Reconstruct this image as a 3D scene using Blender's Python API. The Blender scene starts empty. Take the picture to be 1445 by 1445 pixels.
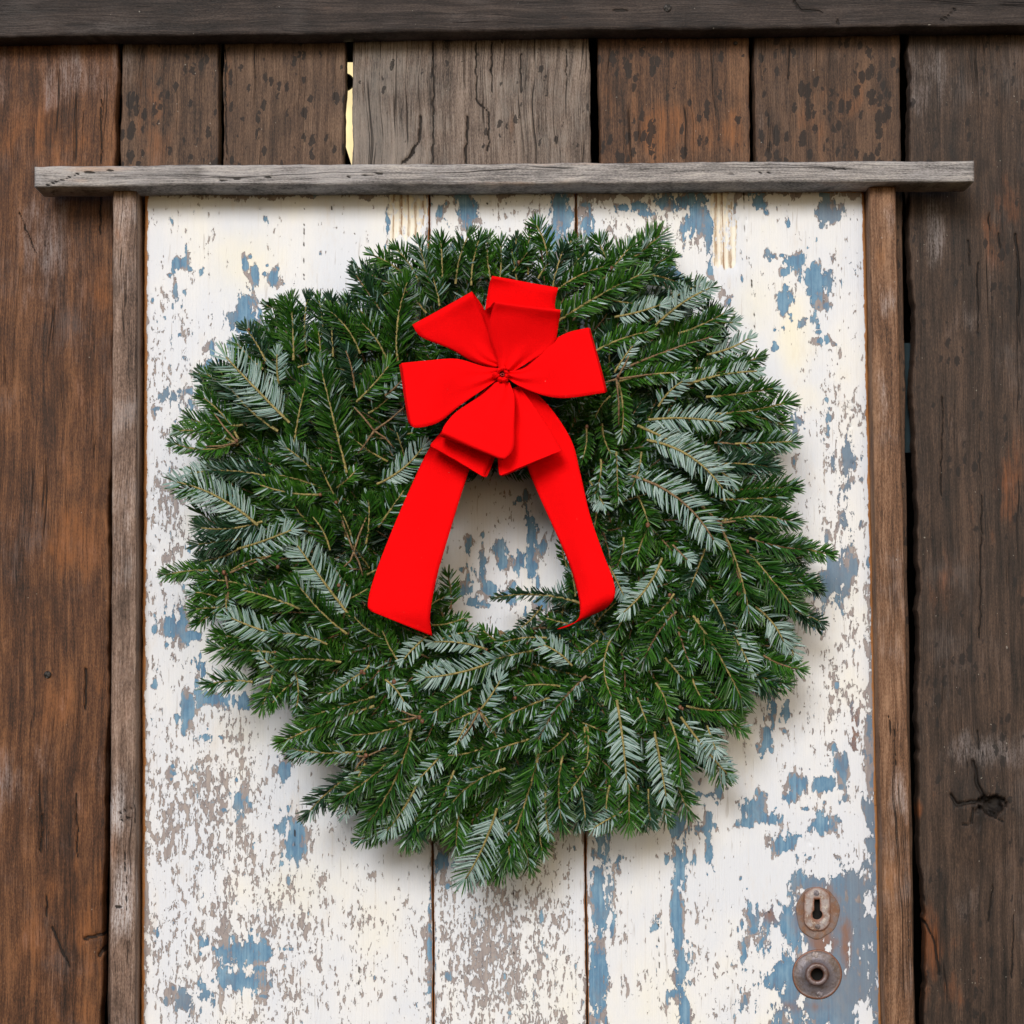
import bpy, bmesh, math, random
import numpy as np
from mathutils import Vector

random.seed(7)
rng = np.random.default_rng(11)
scene = bpy.context.scene
COL = scene.collection

# ---------------------------------------------------------------- camera
RES = 1445.0
LENS = 68.5
FPX = RES * LENS / 36.0
DIST = 2.2
PITCH = math.radians(4.3)
FW = np.array([0, math.cos(PITCH), math.sin(PITCH)])
UP = np.array([0, -math.sin(PITCH), math.cos(PITCH)])
CAM = -DIST * FW
cd = bpy.data.cameras.new('camera')
cd.lens = LENS; cd.sensor_width = 36; cd.clip_start = 0.05; cd.clip_end = 100
cam = bpy.data.objects.new('camera', cd)
COL.objects.link(cam)
cam.location = CAM
cam.rotation_euler = (math.pi / 2 + PITCH, 0, 0)
scene.camera = cam

# ---------------------------------------------------------------- light
SUN_EL = math.radians(25); SUN_AZ = math.radians(-14)      # azimuth from the viewer's side, negative = left
sv = Vector((math.sin(SUN_AZ) * math.cos(SUN_EL), -math.cos(SUN_AZ) * math.cos(SUN_EL), math.sin(SUN_EL)))
sl = bpy.data.lights.new('sun', 'SUN')
sl.energy = 1.5; sl.angle = math.radians(22); sl.color = (1.0, 0.985, 0.97)
so = bpy.data.objects.new('sun', sl)
COL.objects.link(so)
so.rotation_euler = sv.to_track_quat('Z', 'Y').to_euler()
so.location = (-1, -4, 4)
world = bpy.data.worlds.new('World')
scene.world = world
world.use_nodes = True
wn = world.node_tree
sky = wn.nodes.new('ShaderNodeTexSky')
sky.sky_type = 'NISHITA'; sky.sun_disc = False
sky.sun_elevation = SUN_EL; sky.sun_rotation = math.pi + SUN_AZ
sky.dust_density = 2.0; sky.ozone_density = 0.4; sky.air_density = 1.0
wn.links.new(sky.outputs[0], wn.nodes['Background'].inputs[0])
wn.nodes['Background'].inputs[1].default_value = 0.055
scene.view_settings.view_transform = 'Standard'
scene.view_settings.look = 'None'
scene.view_settings.exposure = 0.76

# ---------------------------------------------------------------- helpers
def P(px, py, y):
    """point of the plane at depth y that lies on the photograph's pixel"""
    d = FW + np.array([1, 0, 0]) * (px - 722.5) / FPX + UP * (722.5 - py) / FPX
    t = (y - CAM[1]) / d[1]
    return CAM + d * t

def proj(v):
    """world points (n,3) to photograph pixels (n,2)"""
    r = v - CAM
    z = r @ FW
    return np.stack([722.5 + FPX * r[:, 0] / z, 722.5 - FPX * (r @ UP) / z], 1)

def tag(o, label=None, cat=None, group=None, kind=None):
    if label: o['label'] = label
    if cat: o['category'] = cat
    if group: o['group'] = group
    if kind: o['kind'] = kind
    return o

def empty(name, loc, label=None, cat=None, group=None, kind=None):
    o = bpy.data.objects.new(name, None)
    o.location = loc; o.empty_display_size = 0.05
    COL.objects.link(o)
    return tag(o, label, cat, group, kind)

def obj(name, verts, faces, mats, parent=None, smooth=True, fmat=None, attrs=None):
    """one mesh object, vertices given in world space"""
    verts = np.asarray(verts, dtype=np.float64)
    off = np.array(parent_loc(parent)) if parent else np.zeros(3)
    me = bpy.data.meshes.new(name)
    if isinstance(faces, np.ndarray):
        k = faces.shape[1]; n = len(faces)
        me.vertices.add(len(verts)); me.vertices.foreach_set('co', (verts - off).ravel())
        me.loops.add(n * k); me.loops.foreach_set('vertex_index', faces.ravel().astype(np.int32))
        me.polygons.add(n); me.polygons.foreach_set('loop_start', np.arange(0, n * k, k, dtype=np.int32))
        me.update(calc_edges=True)
    else:
        me.from_pydata([tuple(v) for v in (verts - off)], [], faces)
    for m in (mats if isinstance(mats, (list, tuple)) else [mats]):
        me.materials.append(m)
    if smooth: me.polygons.foreach_set('use_smooth', [True] * len(me.polygons))
    if fmat is not None: me.polygons.foreach_set('material_index', list(fmat))
    for k, v in (attrs or {}).items():
        a = me.attributes.new(k, 'FLOAT', 'POINT')
        a.data.foreach_set('value', np.asarray(v, dtype=np.float32))
    me.update()
    o = bpy.data.objects.new(name, me)
    COL.objects.link(o)
    if parent: o.parent = parent
    return o

def parent_loc(p):
    v = Vector((0, 0, 0))
    while p:
        v += p.location; p = p.parent
    return v

def vnoise(x, y, seed=0):
    xi = np.floor(x).astype(np.int64); yi = np.floor(y).astype(np.int64)
    xf = x - xi; yf = y - yi
    xf = xf * xf * (3 - 2 * xf); yf = yf * yf * (3 - 2 * yf)
    def h(a, b):
        n = (a * 374761393 + b * 668265263 + seed * 974711) & 0xffffffff
        n = ((n ^ (n >> 13)) * 1274126177) & 0xffffffff
        return ((n ^ (n >> 16)) & 0xffff) / 65535.0
    return (h(xi, yi) * (1 - xf) + h(xi + 1, yi) * xf) * (1 - yf) + (h(xi, yi + 1) * (1 - xf) + h(xi + 1, yi + 1) * xf) * yf

def fbm(x, y, seed=0, n=4):
    s = 0; a = 0.5
    for i in range(n):
        s = s + a * (vnoise(x, y, seed + i * 17) * 2 - 1); x = x * 2.03; y = y * 2.03; a *= 0.5
    return s

def ell(pp, lst):
    """soft union of ellipses (cx,cy,rx,ry,strength) in photograph pixels: 1 in the middle, 0 outside"""
    out = np.zeros(len(pp))
    for e in lst:
        cx, cy, rx, ry = e[:4]; s = e[4] if len(e) > 4 else 1.0
        d = np.sqrt(((pp[:, 0] - cx) / rx) ** 2 + ((pp[:, 1] - cy) / ry) ** 2)
        out = np.maximum(out, s * np.clip(1.15 - d * 0.62, 0, 1))
    return out

def poly_dist(pp, pl):
    best = np.full(len(pp), 1e9)
    for (a, b) in zip(pl[:-1], pl[1:]):
        a = np.array(a[:2], float); b = np.array(b[:2], float); ab = b - a
        t = np.clip(((pp - a) @ ab) / (ab @ ab), 0, 1)
        best = np.minimum(best, np.hypot(*(pp - a - t[:, None] * ab).T))
    return best

# ---------------------------------------------------------------- material helpers
class NT:
    def __init__(s, name):
        s.m = bpy.data.materials.new(name); s.m.use_nodes = True
        s.t = s.m.node_tree; s.b = s.t.nodes['Principled BSDF']
    def new(s, k, **kw):
        n = s.t.nodes.new(k)
        for a, v in kw.items(): setattr(n, a, v)
        return n
    def lk(s, a, b): s.t.links.new(a, b)
    def val(s, sock, v):
        if hasattr(v, 'is_output') or isinstance(v, bpy.types.NodeSocket): s.lk(v, sock)
        else: sock.default_value = v
    def math(s, op, a, b=0.0, c=None, clamp=False):
        n = s.new('ShaderNodeMath', operation=op); n.use_clamp = clamp
        s.val(n.inputs[0], a); s.val(n.inputs[1], b)
        if c is not None: s.val(n.inputs[2], c)
        return n.outputs[0]
    def attr(s, name):
        n = s.new('ShaderNodeAttribute'); n.attribute_name = name
        return n.outputs['Fac']
    def coord(s, scale, loc=(0, 0, 0)):
        tc = s.new('ShaderNodeTexCoord'); mp = s.new('ShaderNodeMapping')
        mp.inputs['Scale'].default_value = scale; mp.inputs['Location'].default_value = loc
        s.lk(tc.outputs['Object'], mp.inputs[0]); return mp.outputs[0]
    def noise(s, vec, scale=1.0, detail=4, rough=0.55, dist=0.0):
        n = s.new('ShaderNodeTexNoise'); n.inputs['Scale'].default_value = scale
        n.inputs['Detail'].default_value = detail; n.inputs['Roughness'].default_value = rough
        n.inputs['Distortion'].default_value = dist
        s.lk(vec, n.inputs['Vector']); return n.outputs[0]
    def ss(s, v, a, b):
        n = s.new('ShaderNodeMapRange', interpolation_type='SMOOTHSTEP')
        s.val(n.inputs[0], v); s.val(n.inputs[1], a); s.val(n.inputs[2], b); return n.outputs[0]
    def mix(s, f, a, b):
        n = s.new('ShaderNodeMix', data_type='RGBA')
        s.val(n.inputs[0], f); s.val(n.inputs[6], a if not isinstance(a, tuple) else a + (1,)); s.val(n.inputs[7], b if not isinstance(b, tuple) else b + (1,))
        return n.outputs[2]
    def ramp(s, v, pts):
        n = s.new('ShaderNodeValToRGB'); e = n.color_ramp.elements
        e[0].position = pts[0][0]; e[0].color = pts[0][1] + (1,)
        e[1].position = pts[-1][0]; e[1].color = pts[-1][1] + (1,)
        for p, c in pts[1:-1]:
            x = e.new(p); x.color = c + (1,)
        s.lk(v, n.inputs[0]); return n.outputs[0]
    def bump(s, h, strength, dist):
        n = s.new('ShaderNodeBump'); n.inputs['Strength'].default_value = strength; n.inputs['Distance'].default_value = dist
        s.lk(h, n.inputs['Height']); s.lk(n.outputs[0], s.b.inputs['Normal'])

def sr(*c):
    """display colour 0..255 to linear albedo"""
    return tuple(((v / 255) / 12.92 if v <= 10 else ((v / 255 + 0.055) / 1.055) ** 2.4) for v in c)

def wood(name, dark, mid, light, grey, horizontal=False, spots=0.5, greyness=0.35, seed=0.0, rough=0.6, orange=(0.16, 0.062, 0.022), cracky=0.5, fine=1.0):
    N = NT(name)
    def sc(x, z): return (z, z, x) if horizontal else (x, x, z)
    loc = (seed * 3.17, seed * 1.3, seed * 5.7)
    warp = N.noise(N.coord((6, 6, 6), loc), 1, 2)
    def wcoord(x, z, k):
        c = N.coord(sc(x, z), loc)
        v = N.new('ShaderNodeVectorMath', operation='MULTIPLY_ADD')
        comb = N.new('ShaderNodeCombineXYZ'); N.lk(warp, comb.inputs[2 if horizontal else 0])
        N.lk(comb.outputs[0], v.inputs[0]); v.inputs[1].default_value = (k, k, k); N.lk(c, v.inputs[2])
        return v.outputs[0]
    g1 = N.noise(wcoord(760 * fine, 26, 9), 1, 6, 0.78)
    pit = N.noise(N.coord(sc(900, 330), loc), 1, 3, 0.6)
    g2 = N.noise(wcoord(110, 3.0, 2), 1, 5, 0.65)
    g3 = N.noise(N.coord((9, 9, 9), loc), 1, 5, 0.6)
    g4 = N.noise(N.coord(sc(34, 12), (loc[1], loc[2], loc[0])), 1, 5, 0.65)
    f = N.math('ADD', N.math('MULTIPLY', g1, 0.55), N.math('MULTIPLY', g2, 0.45)); f = N.math('ADD', f, N.math('MULTIPLY', N.math('SUBTRACT', g4, 0.5), 0.35))
    f = N.math('ADD', f, N.math('MULTIPLY', N.math('SUBTRACT', pit, 0.5), 0.35))
    f = N.math('ADD', N.math('MULTIPLY', N.math('SUBTRACT', f, 0.5), 2.5), 0.5, clamp=True)
    c = N.ramp(f, [(0.12, dark), (0.48, mid), (0.85, light)])
    bl = N.noise(N.coord(sc(22, 9), (loc[0], 5, loc[1])), 1, 6, 0.7)
    c = N.mix(N.math('MULTIPLY', N.ss(bl, 0.50, 0.72), 0.6), c, dark)
    og = N.math('MULTIPLY', N.ss(N.math('ADD', N.attr('orange'), N.math('MULTIPLY', N.math('SUBTRACT', g4, 0.5), 2.6)), 0.35, 1.0), N.math('MULTIPLY', N.ss(N.math('ADD', N.math('MULTIPLY', g1, .6), N.math('MULTIPLY', g2, .4)), 0.36, 0.66), 0.85), clamp=True)
    c = N.mix(og, c, orange)
    gm = N.ss(N.math('ADD', g3, N.math('MULTIPLY', N.math('SUBTRACT', g1, 0.5), 0.7)), 0.62 - 0.35 * greyness, 0.8 - 0.35 * greyness)
    gm = N.math('MULTIPLY', gm, greyness, clamp=True)
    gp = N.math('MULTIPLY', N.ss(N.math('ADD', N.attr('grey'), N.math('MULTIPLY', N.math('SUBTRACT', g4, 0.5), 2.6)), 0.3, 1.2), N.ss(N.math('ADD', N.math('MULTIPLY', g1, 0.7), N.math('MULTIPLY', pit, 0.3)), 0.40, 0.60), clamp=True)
    c = N.mix(N.math('MAXIMUM', gm, gp), c, grey)  # grey attribute also carries the sheen painted on the outer boards
    # dark mould spots
    vd = N.noise(N.coord((160, 160, 160)), 1, 2, 0.5)
    vc = N.new('ShaderNodeVectorMath', operation='MULTIPLY_ADD'); vcb = N.new('ShaderNodeCombineXYZ')
    N.lk(vd, vcb.inputs[0]); N.lk(vd, vcb.inputs[2]); N.lk(vcb.outputs[0], vc.inputs[0]); vc.inputs[1].default_value = (.9, .9, .9)
    N.lk(N.coord(sc(112, 54), (loc[2], 0, loc[0])), vc.inputs[2])
    vo = N.new('ShaderNodeTexVoronoi'); vo.inputs['Scale'].default_value = 1.0; N.lk(vc.outputs[0], vo.inputs['Vector'])
    vsep = N.new('ShaderNodeSeparateColor'); N.lk(vo.outputs['Color'], vsep.inputs[0])
    spm = N.noise(N.coord(sc(26, 14), (0, loc[2], loc[1])), 1, 3, 0.5)
    rad = N.math('ADD', N.math('MULTIPLY', vsep.outputs[0], 0.42), N.math('MULTIPLY', N.math('SUBTRACT', spm, 0.5), 1.1))
    rad = N.math('ADD', rad, N.math('MULTIPLY', N.attr('spot'), 0.16)); rad = N.math('ADD', rad, -0.17 + 0.16 * spots)
    dd = N.math('ADD', N.math('SUBTRACT', rad, vo.outputs['Distance']), N.math('MULTIPLY', N.math('SUBTRACT', g1, 0.5), 0.25))
    spot = N.math('MULTIPLY', N.ss(dd, -0.03, 0.05), 0.85 if spots > 0 else 0.0)
    c = N.mix(spot, c, (0.012, 0.009, 0.008))
    # hairline checks along the grain
    ck = N.noise(wcoord(80, 1.0, 2.2), 1, 3, 0.45)
    ln = N.math('SUBTRACT', 1.0, N.ss(N.math('ABSOLUTE', N.math('SUBTRACT', ck, 0.5)), 0.0, N.math('MULTIPLY', g1, 0.020)))
    lm = N.ss(N.noise(N.coord(sc(30, 7), (loc[0], 3, loc[1])), 1, 2), 0.62 - 0.16 * cracky, 0.68 - 0.16 * cracky)
    crack = N.math('MAXIMUM', N.math('MULTIPLY', ln, lm), N.ss(N.attr('crack'), 0.2, 0.5))
    c = N.mix(N.math('MULTIPLY', crack, 0.9), c, (0.006, 0.004, 0.003))
    # pale flecks
    fl = N.ss(N.noise(N.coord((310, 310, 260), loc), 1, 1, 0.3), 0.80, 0.83)
    c = N.mix(N.math('MULTIPLY', fl, 0.5), c, (0.42, 0.40, 0.36))
    N.lk(c, N.b.inputs['Base Color'])
    r = N.math('ADD', rough - 0.12, N.math('MULTIPLY', g4, 0.3))
    N.lk(r, N.b.inputs['Roughness'])
    N.b.inputs['Specular IOR Level'].default_value = 0.35
    h = N.math('SUBTRACT', N.math('ADD', N.math('MULTIPLY', g1, 0.8), N.math('MULTIPLY', pit, 0.35)), N.math('MULTIPLY', crack, 1.0))
    N.bump(h, 0.8, 0.0015)
    return N.m

G_ = lambda *a: sr(*a)
M = {}
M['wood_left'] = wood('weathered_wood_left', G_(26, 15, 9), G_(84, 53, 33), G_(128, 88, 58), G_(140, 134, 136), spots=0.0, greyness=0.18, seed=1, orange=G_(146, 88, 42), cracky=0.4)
M['wood_b'] = wood('weathered_wood_b', G_(30, 22, 17), G_(76, 57, 45), G_(112, 88, 70), G_(122, 112, 108), spots=1.0, greyness=0.15, seed=2, orange=G_(128, 82, 50))
M['wood_c'] = wood('weathered_wood_c', G_(34, 25, 20), G_(82, 62, 49), G_(116, 93, 75), G_(120, 112, 106), spots=0.75, greyness=0.12, seed=3, orange=G_(128, 84, 52))
M['wood_d'] = wood('weathered_wood_d', G_(36, 30, 27), G_(100, 86, 77), G_(144, 129, 118), G_(138, 132, 126), spots=0.1, greyness=0.5, seed=4, orange=G_(140, 98, 66), cracky=1.0)
M['wood_e'] = wood('weathered_wood_e', G_(34, 23, 16), G_(84, 59, 43), G_(122, 90, 66), G_(122, 112, 106), spots=0.8, greyness=0.12, seed=5, orange=G_(142, 88, 46))
M['wood_f'] = wood('weathered_wood_f', G_(32, 22, 17), G_(77, 57, 44), G_(112, 86, 67), G_(118, 108, 104), spots=0.85, greyness=0.12, seed=6, orange=G_(132, 82, 46))
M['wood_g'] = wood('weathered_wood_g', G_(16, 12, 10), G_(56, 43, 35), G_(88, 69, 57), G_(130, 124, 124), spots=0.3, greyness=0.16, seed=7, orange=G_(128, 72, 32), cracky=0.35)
M['wood_beam'] = wood('weathered_wood_beam', G_(16, 13, 12), G_(48, 40, 37), G_(76, 66, 61), G_(84, 79, 78), horizontal=True, spots=0.0, greyness=0.3, seed=8, cracky=0.6)
M['wood_lintel'] = wood('silver_grey_wood', G_(58, 56, 56), G_(142, 138, 137), G_(196, 190, 185), G_(172, 170, 172), horizontal=True, spots=0.0, greyness=0.5, seed=9, orange=G_(186, 136, 92), cracky=1.0)
M['wood_jamb_l'] = wood('grey_brown_batten_wood', G_(50, 38, 32), G_(122, 99, 86), G_(170, 148, 134), G_(196, 192, 194), spots=0.0, greyness=0.25, seed=10, orange=G_(150, 98, 60), cracky=0.6)
M['wood_jamb_r'] = wood('brown_batten_wood', G_(44, 28, 18), G_(112, 80, 58), G_(156, 122, 96), G_(180, 174, 174), spots=0.0, greyness=0.2, seed=12, orange=G_(150, 100, 56), cracky=0.7)

def door_paint():
    N = NT('flaking_cream_over_blue_paint')
    loss = N.attr('loss'); blue = N.attr('blue'); rust = N.attr('rust'); edge = N.attr('edge'); flute = N.attr('flute'); speck = N.attr('speck'); cream = N.attr('cream'); crack = N.attr('crack')
    big = N.noise(N.coord((46, 46, 22)), 1, 8, 0.62, 0.4)
    fine = N.noise(N.coord((230, 230, 100), (3, 1, 2)), 1, 4, 0.62, 0.3)
    grit = N.noise(N.coord((520, 520, 200), (5, 1, 2)), 1, 3, 0.6)
    streak = N.noise(N.coord((380, 380, 9), (1, 4, 7)), 1, 5, 0.65)
    broad = N.noise(N.coord((9, 9, 5), (4, 0, 3)), 1, 4, 0.6)
    c5 = lambda v: N.math('SUBTRACT', v, 0.5)
    mul = lambda a, b: N.math('MULTIPLY', a, b)
    add = lambda a, b: N.math('ADD', a, b)
    # where the cream coat has come away
    v = add(mul(loss, 1.0), mul(c5(big), 2.6)); v = add(v, mul(c5(fine), 1.5)); v = add(v, mul(c5(streak), 0.45))
    gone1 = N.ss(v, 0.52, 0.56)
    # small speckle losses
    w = add(mul(fine, 0.72), mul(grit, 0.28)); w = add(w, mul(c5(streak), 0.22)); w = add(w, mul(c5(big), 0.50)); w = add(w, mul(speck, 0.17))
    gone2 = N.ss(w, 0.645, 0.67)
    gone = N.math('MAXIMUM', gone1, gone2)
    # the blue coat below, itself worn
    bnoise = N.noise(N.coord((70, 70, 36), (9, 2, 5)), 1, 6, 0.65)
    b = add(blue, mul(c5(bnoise), 2.2)); b = add(b, mul(c5(streak), 0.7)); b = add(b, mul(c5(fine), 0.8))
    isblue = N.ss(b, 0.44, 0.60)
    wcol = N.ramp(add(mul(streak, 0.6), mul(fine, 0.4)), [(0.3, sr(106, 102, 106)), (0.5, sr(148, 140, 140)), (0.7, sr(172, 162, 156))])
    bcol = N.ramp(add(mul(bnoise, 0.55), mul(streak, 0.45)), [(0.36, sr(104, 112, 132)), (0.47, sr(88, 128, 160)), (0.62, sr(126, 160, 184))])
    bcol = N.mix(mul(N.ss(N.attr('dull'), 0.1, 0.9), 0.75), bcol, sr(112, 122, 136))
    lich = N.noise(N.coord((34, 34, 16), (2, 6, 9)), 1, 6, 0.7)
    bcol = N.mix(mul(N.ss(lich, 0.5, 0.7), 0.6), bcol, sr(126, 130, 138))
    under = N.mix(isblue, wcol, bcol)
    rn = add(rust, mul(c5(bnoise), 1.2))
    under = N.mix(mul(N.ss(rn, 0.25, 0.8), 0.85), under, sr(132, 94, 72))
    # cream coat
    pc = N.ramp(broad, [(0.42, sr(212, 217, 226)), (0.56, sr(221, 223, 226)), (0.74, sr(228, 226, 214))])
    pc = N.mix(mul(N.ss(add(cream, mul(c5(broad), 0.8)), 0.35, 1.1), 0.6), pc, sr(232, 225, 196))
    pc = N.mix(mul(N.ss(streak, 0.55, 0.8), 0.35), pc, sr(196, 190, 182))
    dirt = N.noise(N.coord((26, 26, 10), (2, 8, 1)), 1, 6, 0.7)
    pc = N.mix(mul(N.ss(dirt, 0.54, 0.78), 0.45), pc, sr(204, 190, 170))
    # thin drag marks in the paint
    dm = N.ss(N.noise(N.coord((300, 300, 24), (7, 7, 7)), 1, 3, 0.5), 0.66, 0.72)
    pc = N.mix(mul(dm, 0.35), pc, sr(150, 140, 132))
    c = N.mix(gone, pc, under)
    # fluted bare strips
    sx = N.coord((1, 1, 1)); sep = N.new('ShaderNodeSeparateXYZ'); N.lk(sx, sep.inputs[0])
    wv = N.math('SINE', add(add(mul(sep.outputs[0], 760.0), mul(streak, 7.0)), mul(bnoise, 5.0)))
    fc = N.ramp(add(mul(add(mul(wv, 0.5), 0.5), 0.55), mul(streak, 0.45)), [(0.2, sr(150, 120, 94)), (0.34, sr(208, 196, 176)), (0.6, sr(232, 228, 216))])
    fc = N.mix(N.ss(add(c5(fine), c5(big)), 0.02, 0.10), fc, pc)
    c = N.mix(N.ss(add(flute, mul(c5(fine), .8)), 0.45, 0.55), c, fc)
    # raw edges
    en = add(edge, mul(c5(bnoise), 0.9)); en = add(en, mul(c5(fine), 0.5))
    c = N.mix(N.ss(en, 0.55, 0.66), c, N.mix(streak, sr(150, 96, 54), sr(186, 134, 84)))
    c = N.mix(N.ss(crack, 0.35, 0.8), c, sr(40, 30, 24))
    N.lk(c, N.b.inputs['Base Color'])
    N.lk(N.math('ADD', 0.5, mul(gone, 0.18)), N.b.inputs['Roughness'])
    N.b.inputs['Specular IOR Level'].default_value = 0.3
    h = add(mul(N.math('SUBTRACT', 1.0, gone), 0.8), mul(streak, 0.35)); h = add(h, mul(fine, 0.15))
    N.bump(h, 1.0, 0.0013)
    return N.m
M['door'] = door_paint()

def simple(name, col, rough=0.5, metal=0.0, vary=0.3, scale=60, col2=None, bump=0.0):
    N = NT(name)
    n = N.noise(N.coord((scale,) * 3), 1, 5, 0.6)
    c2 = col2 or tuple(v * (1 - vary) for v in col)
    N.lk(N.ramp(n, [(0.35, c2), (0.62, col)]), N.b.inputs['Base Color'])
    N.b.inputs['Roughness'].default_value = rough; N.b.inputs['Metallic'].default_value = metal
    if bump: N.bump(n, bump, 0.001)
    return N.m
M['dark'] = simple('dark_interior', (0.004, 0.0035, 0.003), 0.95)
M['teal'] = simple('dark_teal_board', (0.012, 0.035, 0.045), 0.8)
M['nail'] = simple('iron_nail', (0.03, 0.027, 0.025), 0.5, 0.6, 0.4, 900)

def metal_mat(name, base, rustc, chips, k):
    N = NT(name)
    a = N.noise(N.coord((120, 120, 120)), 1, 7, 0.65)
    b = N.noise(N.coord((330, 330, 330), (3, 3, 3)), 1, 5, 0.65)
    c = N.mix(N.ss(a, 0.42, 0.62), base, rustc)
    c = N.mix(N.math('MULTIPLY', N.ss(b, 0.58, 0.62), chips), c, sr(214, 208, 196))
    c = N.mix(N.math('MULTIPLY', N.ss(N.attr('rim'), 0.3, 1.0), 0.8), c, sr(126, 78, 52))
    N.lk(c, N.b.inputs['Base Color'])
    N.b.inputs['Metallic'].default_value = 0.25; N.b.inputs['Roughness'].default_value = k
    N.bump(b, 0.6, 0.0012)
    return N.m
M['plate'] = metal_mat('rusty_painted_plate', sr(160, 152, 152), sr(128, 104, 92), 0.45, 0.5)
M['pad'] = metal_mat('worn_filler_and_rust', sr(122, 108, 104), sr(124, 92, 72), 0.1, 0.7)
M['rose'] = metal_mat('dull_iron', sr(116, 110, 116), sr(96, 84, 80), 0.05, 0.40)

def needle_mat():
    N = NT('fir_needles')
    rnd = N.attr('rnd'); tip = N.attr('along'); acr = N.attr('across'); kind = N.attr('tone')
    top = N.ramp(rnd, [(0.0, (0.004, 0.024, 0.003)), (0.45, (0.016, 0.074, 0.006)), (0.8, (0.038, 0.135, 0.010)), (1.0, (0.075, 0.18, 0.025))])
    top = N.mix(N.math('MULTIPLY', N.ss(tip, 0.75, 1.0), 0.3), top, (0.12, 0.22, 0.04))
    top = N.mix(N.ss(kind, 0.0, 1.0), top, (0.014, 0.040, 0.026))
    band = N.math('SUBTRACT', 1.0, N.ss(N.math('ABSOLUTE', N.math('SUBTRACT', acr, 0.45)), 0.26, 0.45))
    bot = N.mix(band, (0.05, 0.14, 0.05), N.mix(rnd, (0.12, 0.21, 0.21), (0.44, 0.55, 0.56)))
    geo = N.new('ShaderNodeNewGeometry')
    c = N.mix(geo.outputs['Backfacing'], top, bot)
    N.lk(c, N.b.inputs['Base Color'])
    N.b.inputs['Roughness'].default_value = 0.34
    N.b.inputs['Specular IOR Level'].default_value = 0.34
    return N.m
M['needles'] = needle_mat()
M['stem'] = simple('fir_stem', sr(158, 142, 86), 0.7, 0, 0.4, 420, sr(84, 84, 40), 0.6)
M['twig'] = simple('brown_twig', sr(138, 112, 78), 0.75, 0, 0.4, 400, sr(78, 60, 42), 0.6)
M['bud'] = simple('brown_bud', sr(128, 84, 58), 0.6, 0, 0.4, 500, sr(74, 48, 34), 0.4)

def velvet():
    N = NT('red_velvet')
    n = N.noise(N.coord((900, 900, 900)), 1, 3, 0.6)
    n2 = N.noise(N.coord((30, 30, 30)), 1, 3, 0.6)
    c = N.mix(n2, (0.80, 0.0022, 0.0035), (0.90, 0.003, 0.0045))
    lint = N.ss(N.noise(N.coord((420, 420, 420), (2, 2, 2)), 1, 1, 0.2), 0.845, 0.86)
    c = N.mix(N.math('MULTIPLY', lint, 0.35), c, (0.8, 0.25, 0.2))
    N.lk(c, N.b.inputs['Base Color'])
    N.b.inputs['Roughness'].default_value = 0.95
    N.b.inputs['Specular IOR Level'].default_value = 0.05
    N.b.inputs['Sheen Weight'].default_value = 0.08
    N.b.inputs['Sheen Roughness'].default_value = 0.4
    N.b.inputs['Sheen Tint'].default_value = (1, 0.05, 0.04, 1)
    N.bump(N.math('ADD', N.math('MULTIPLY', n, 0.5), N.math('MULTIPLY', n2, 1.0)), 0.5, 0.0015)
    return N.m
M['velvet'] = velvet()

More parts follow.
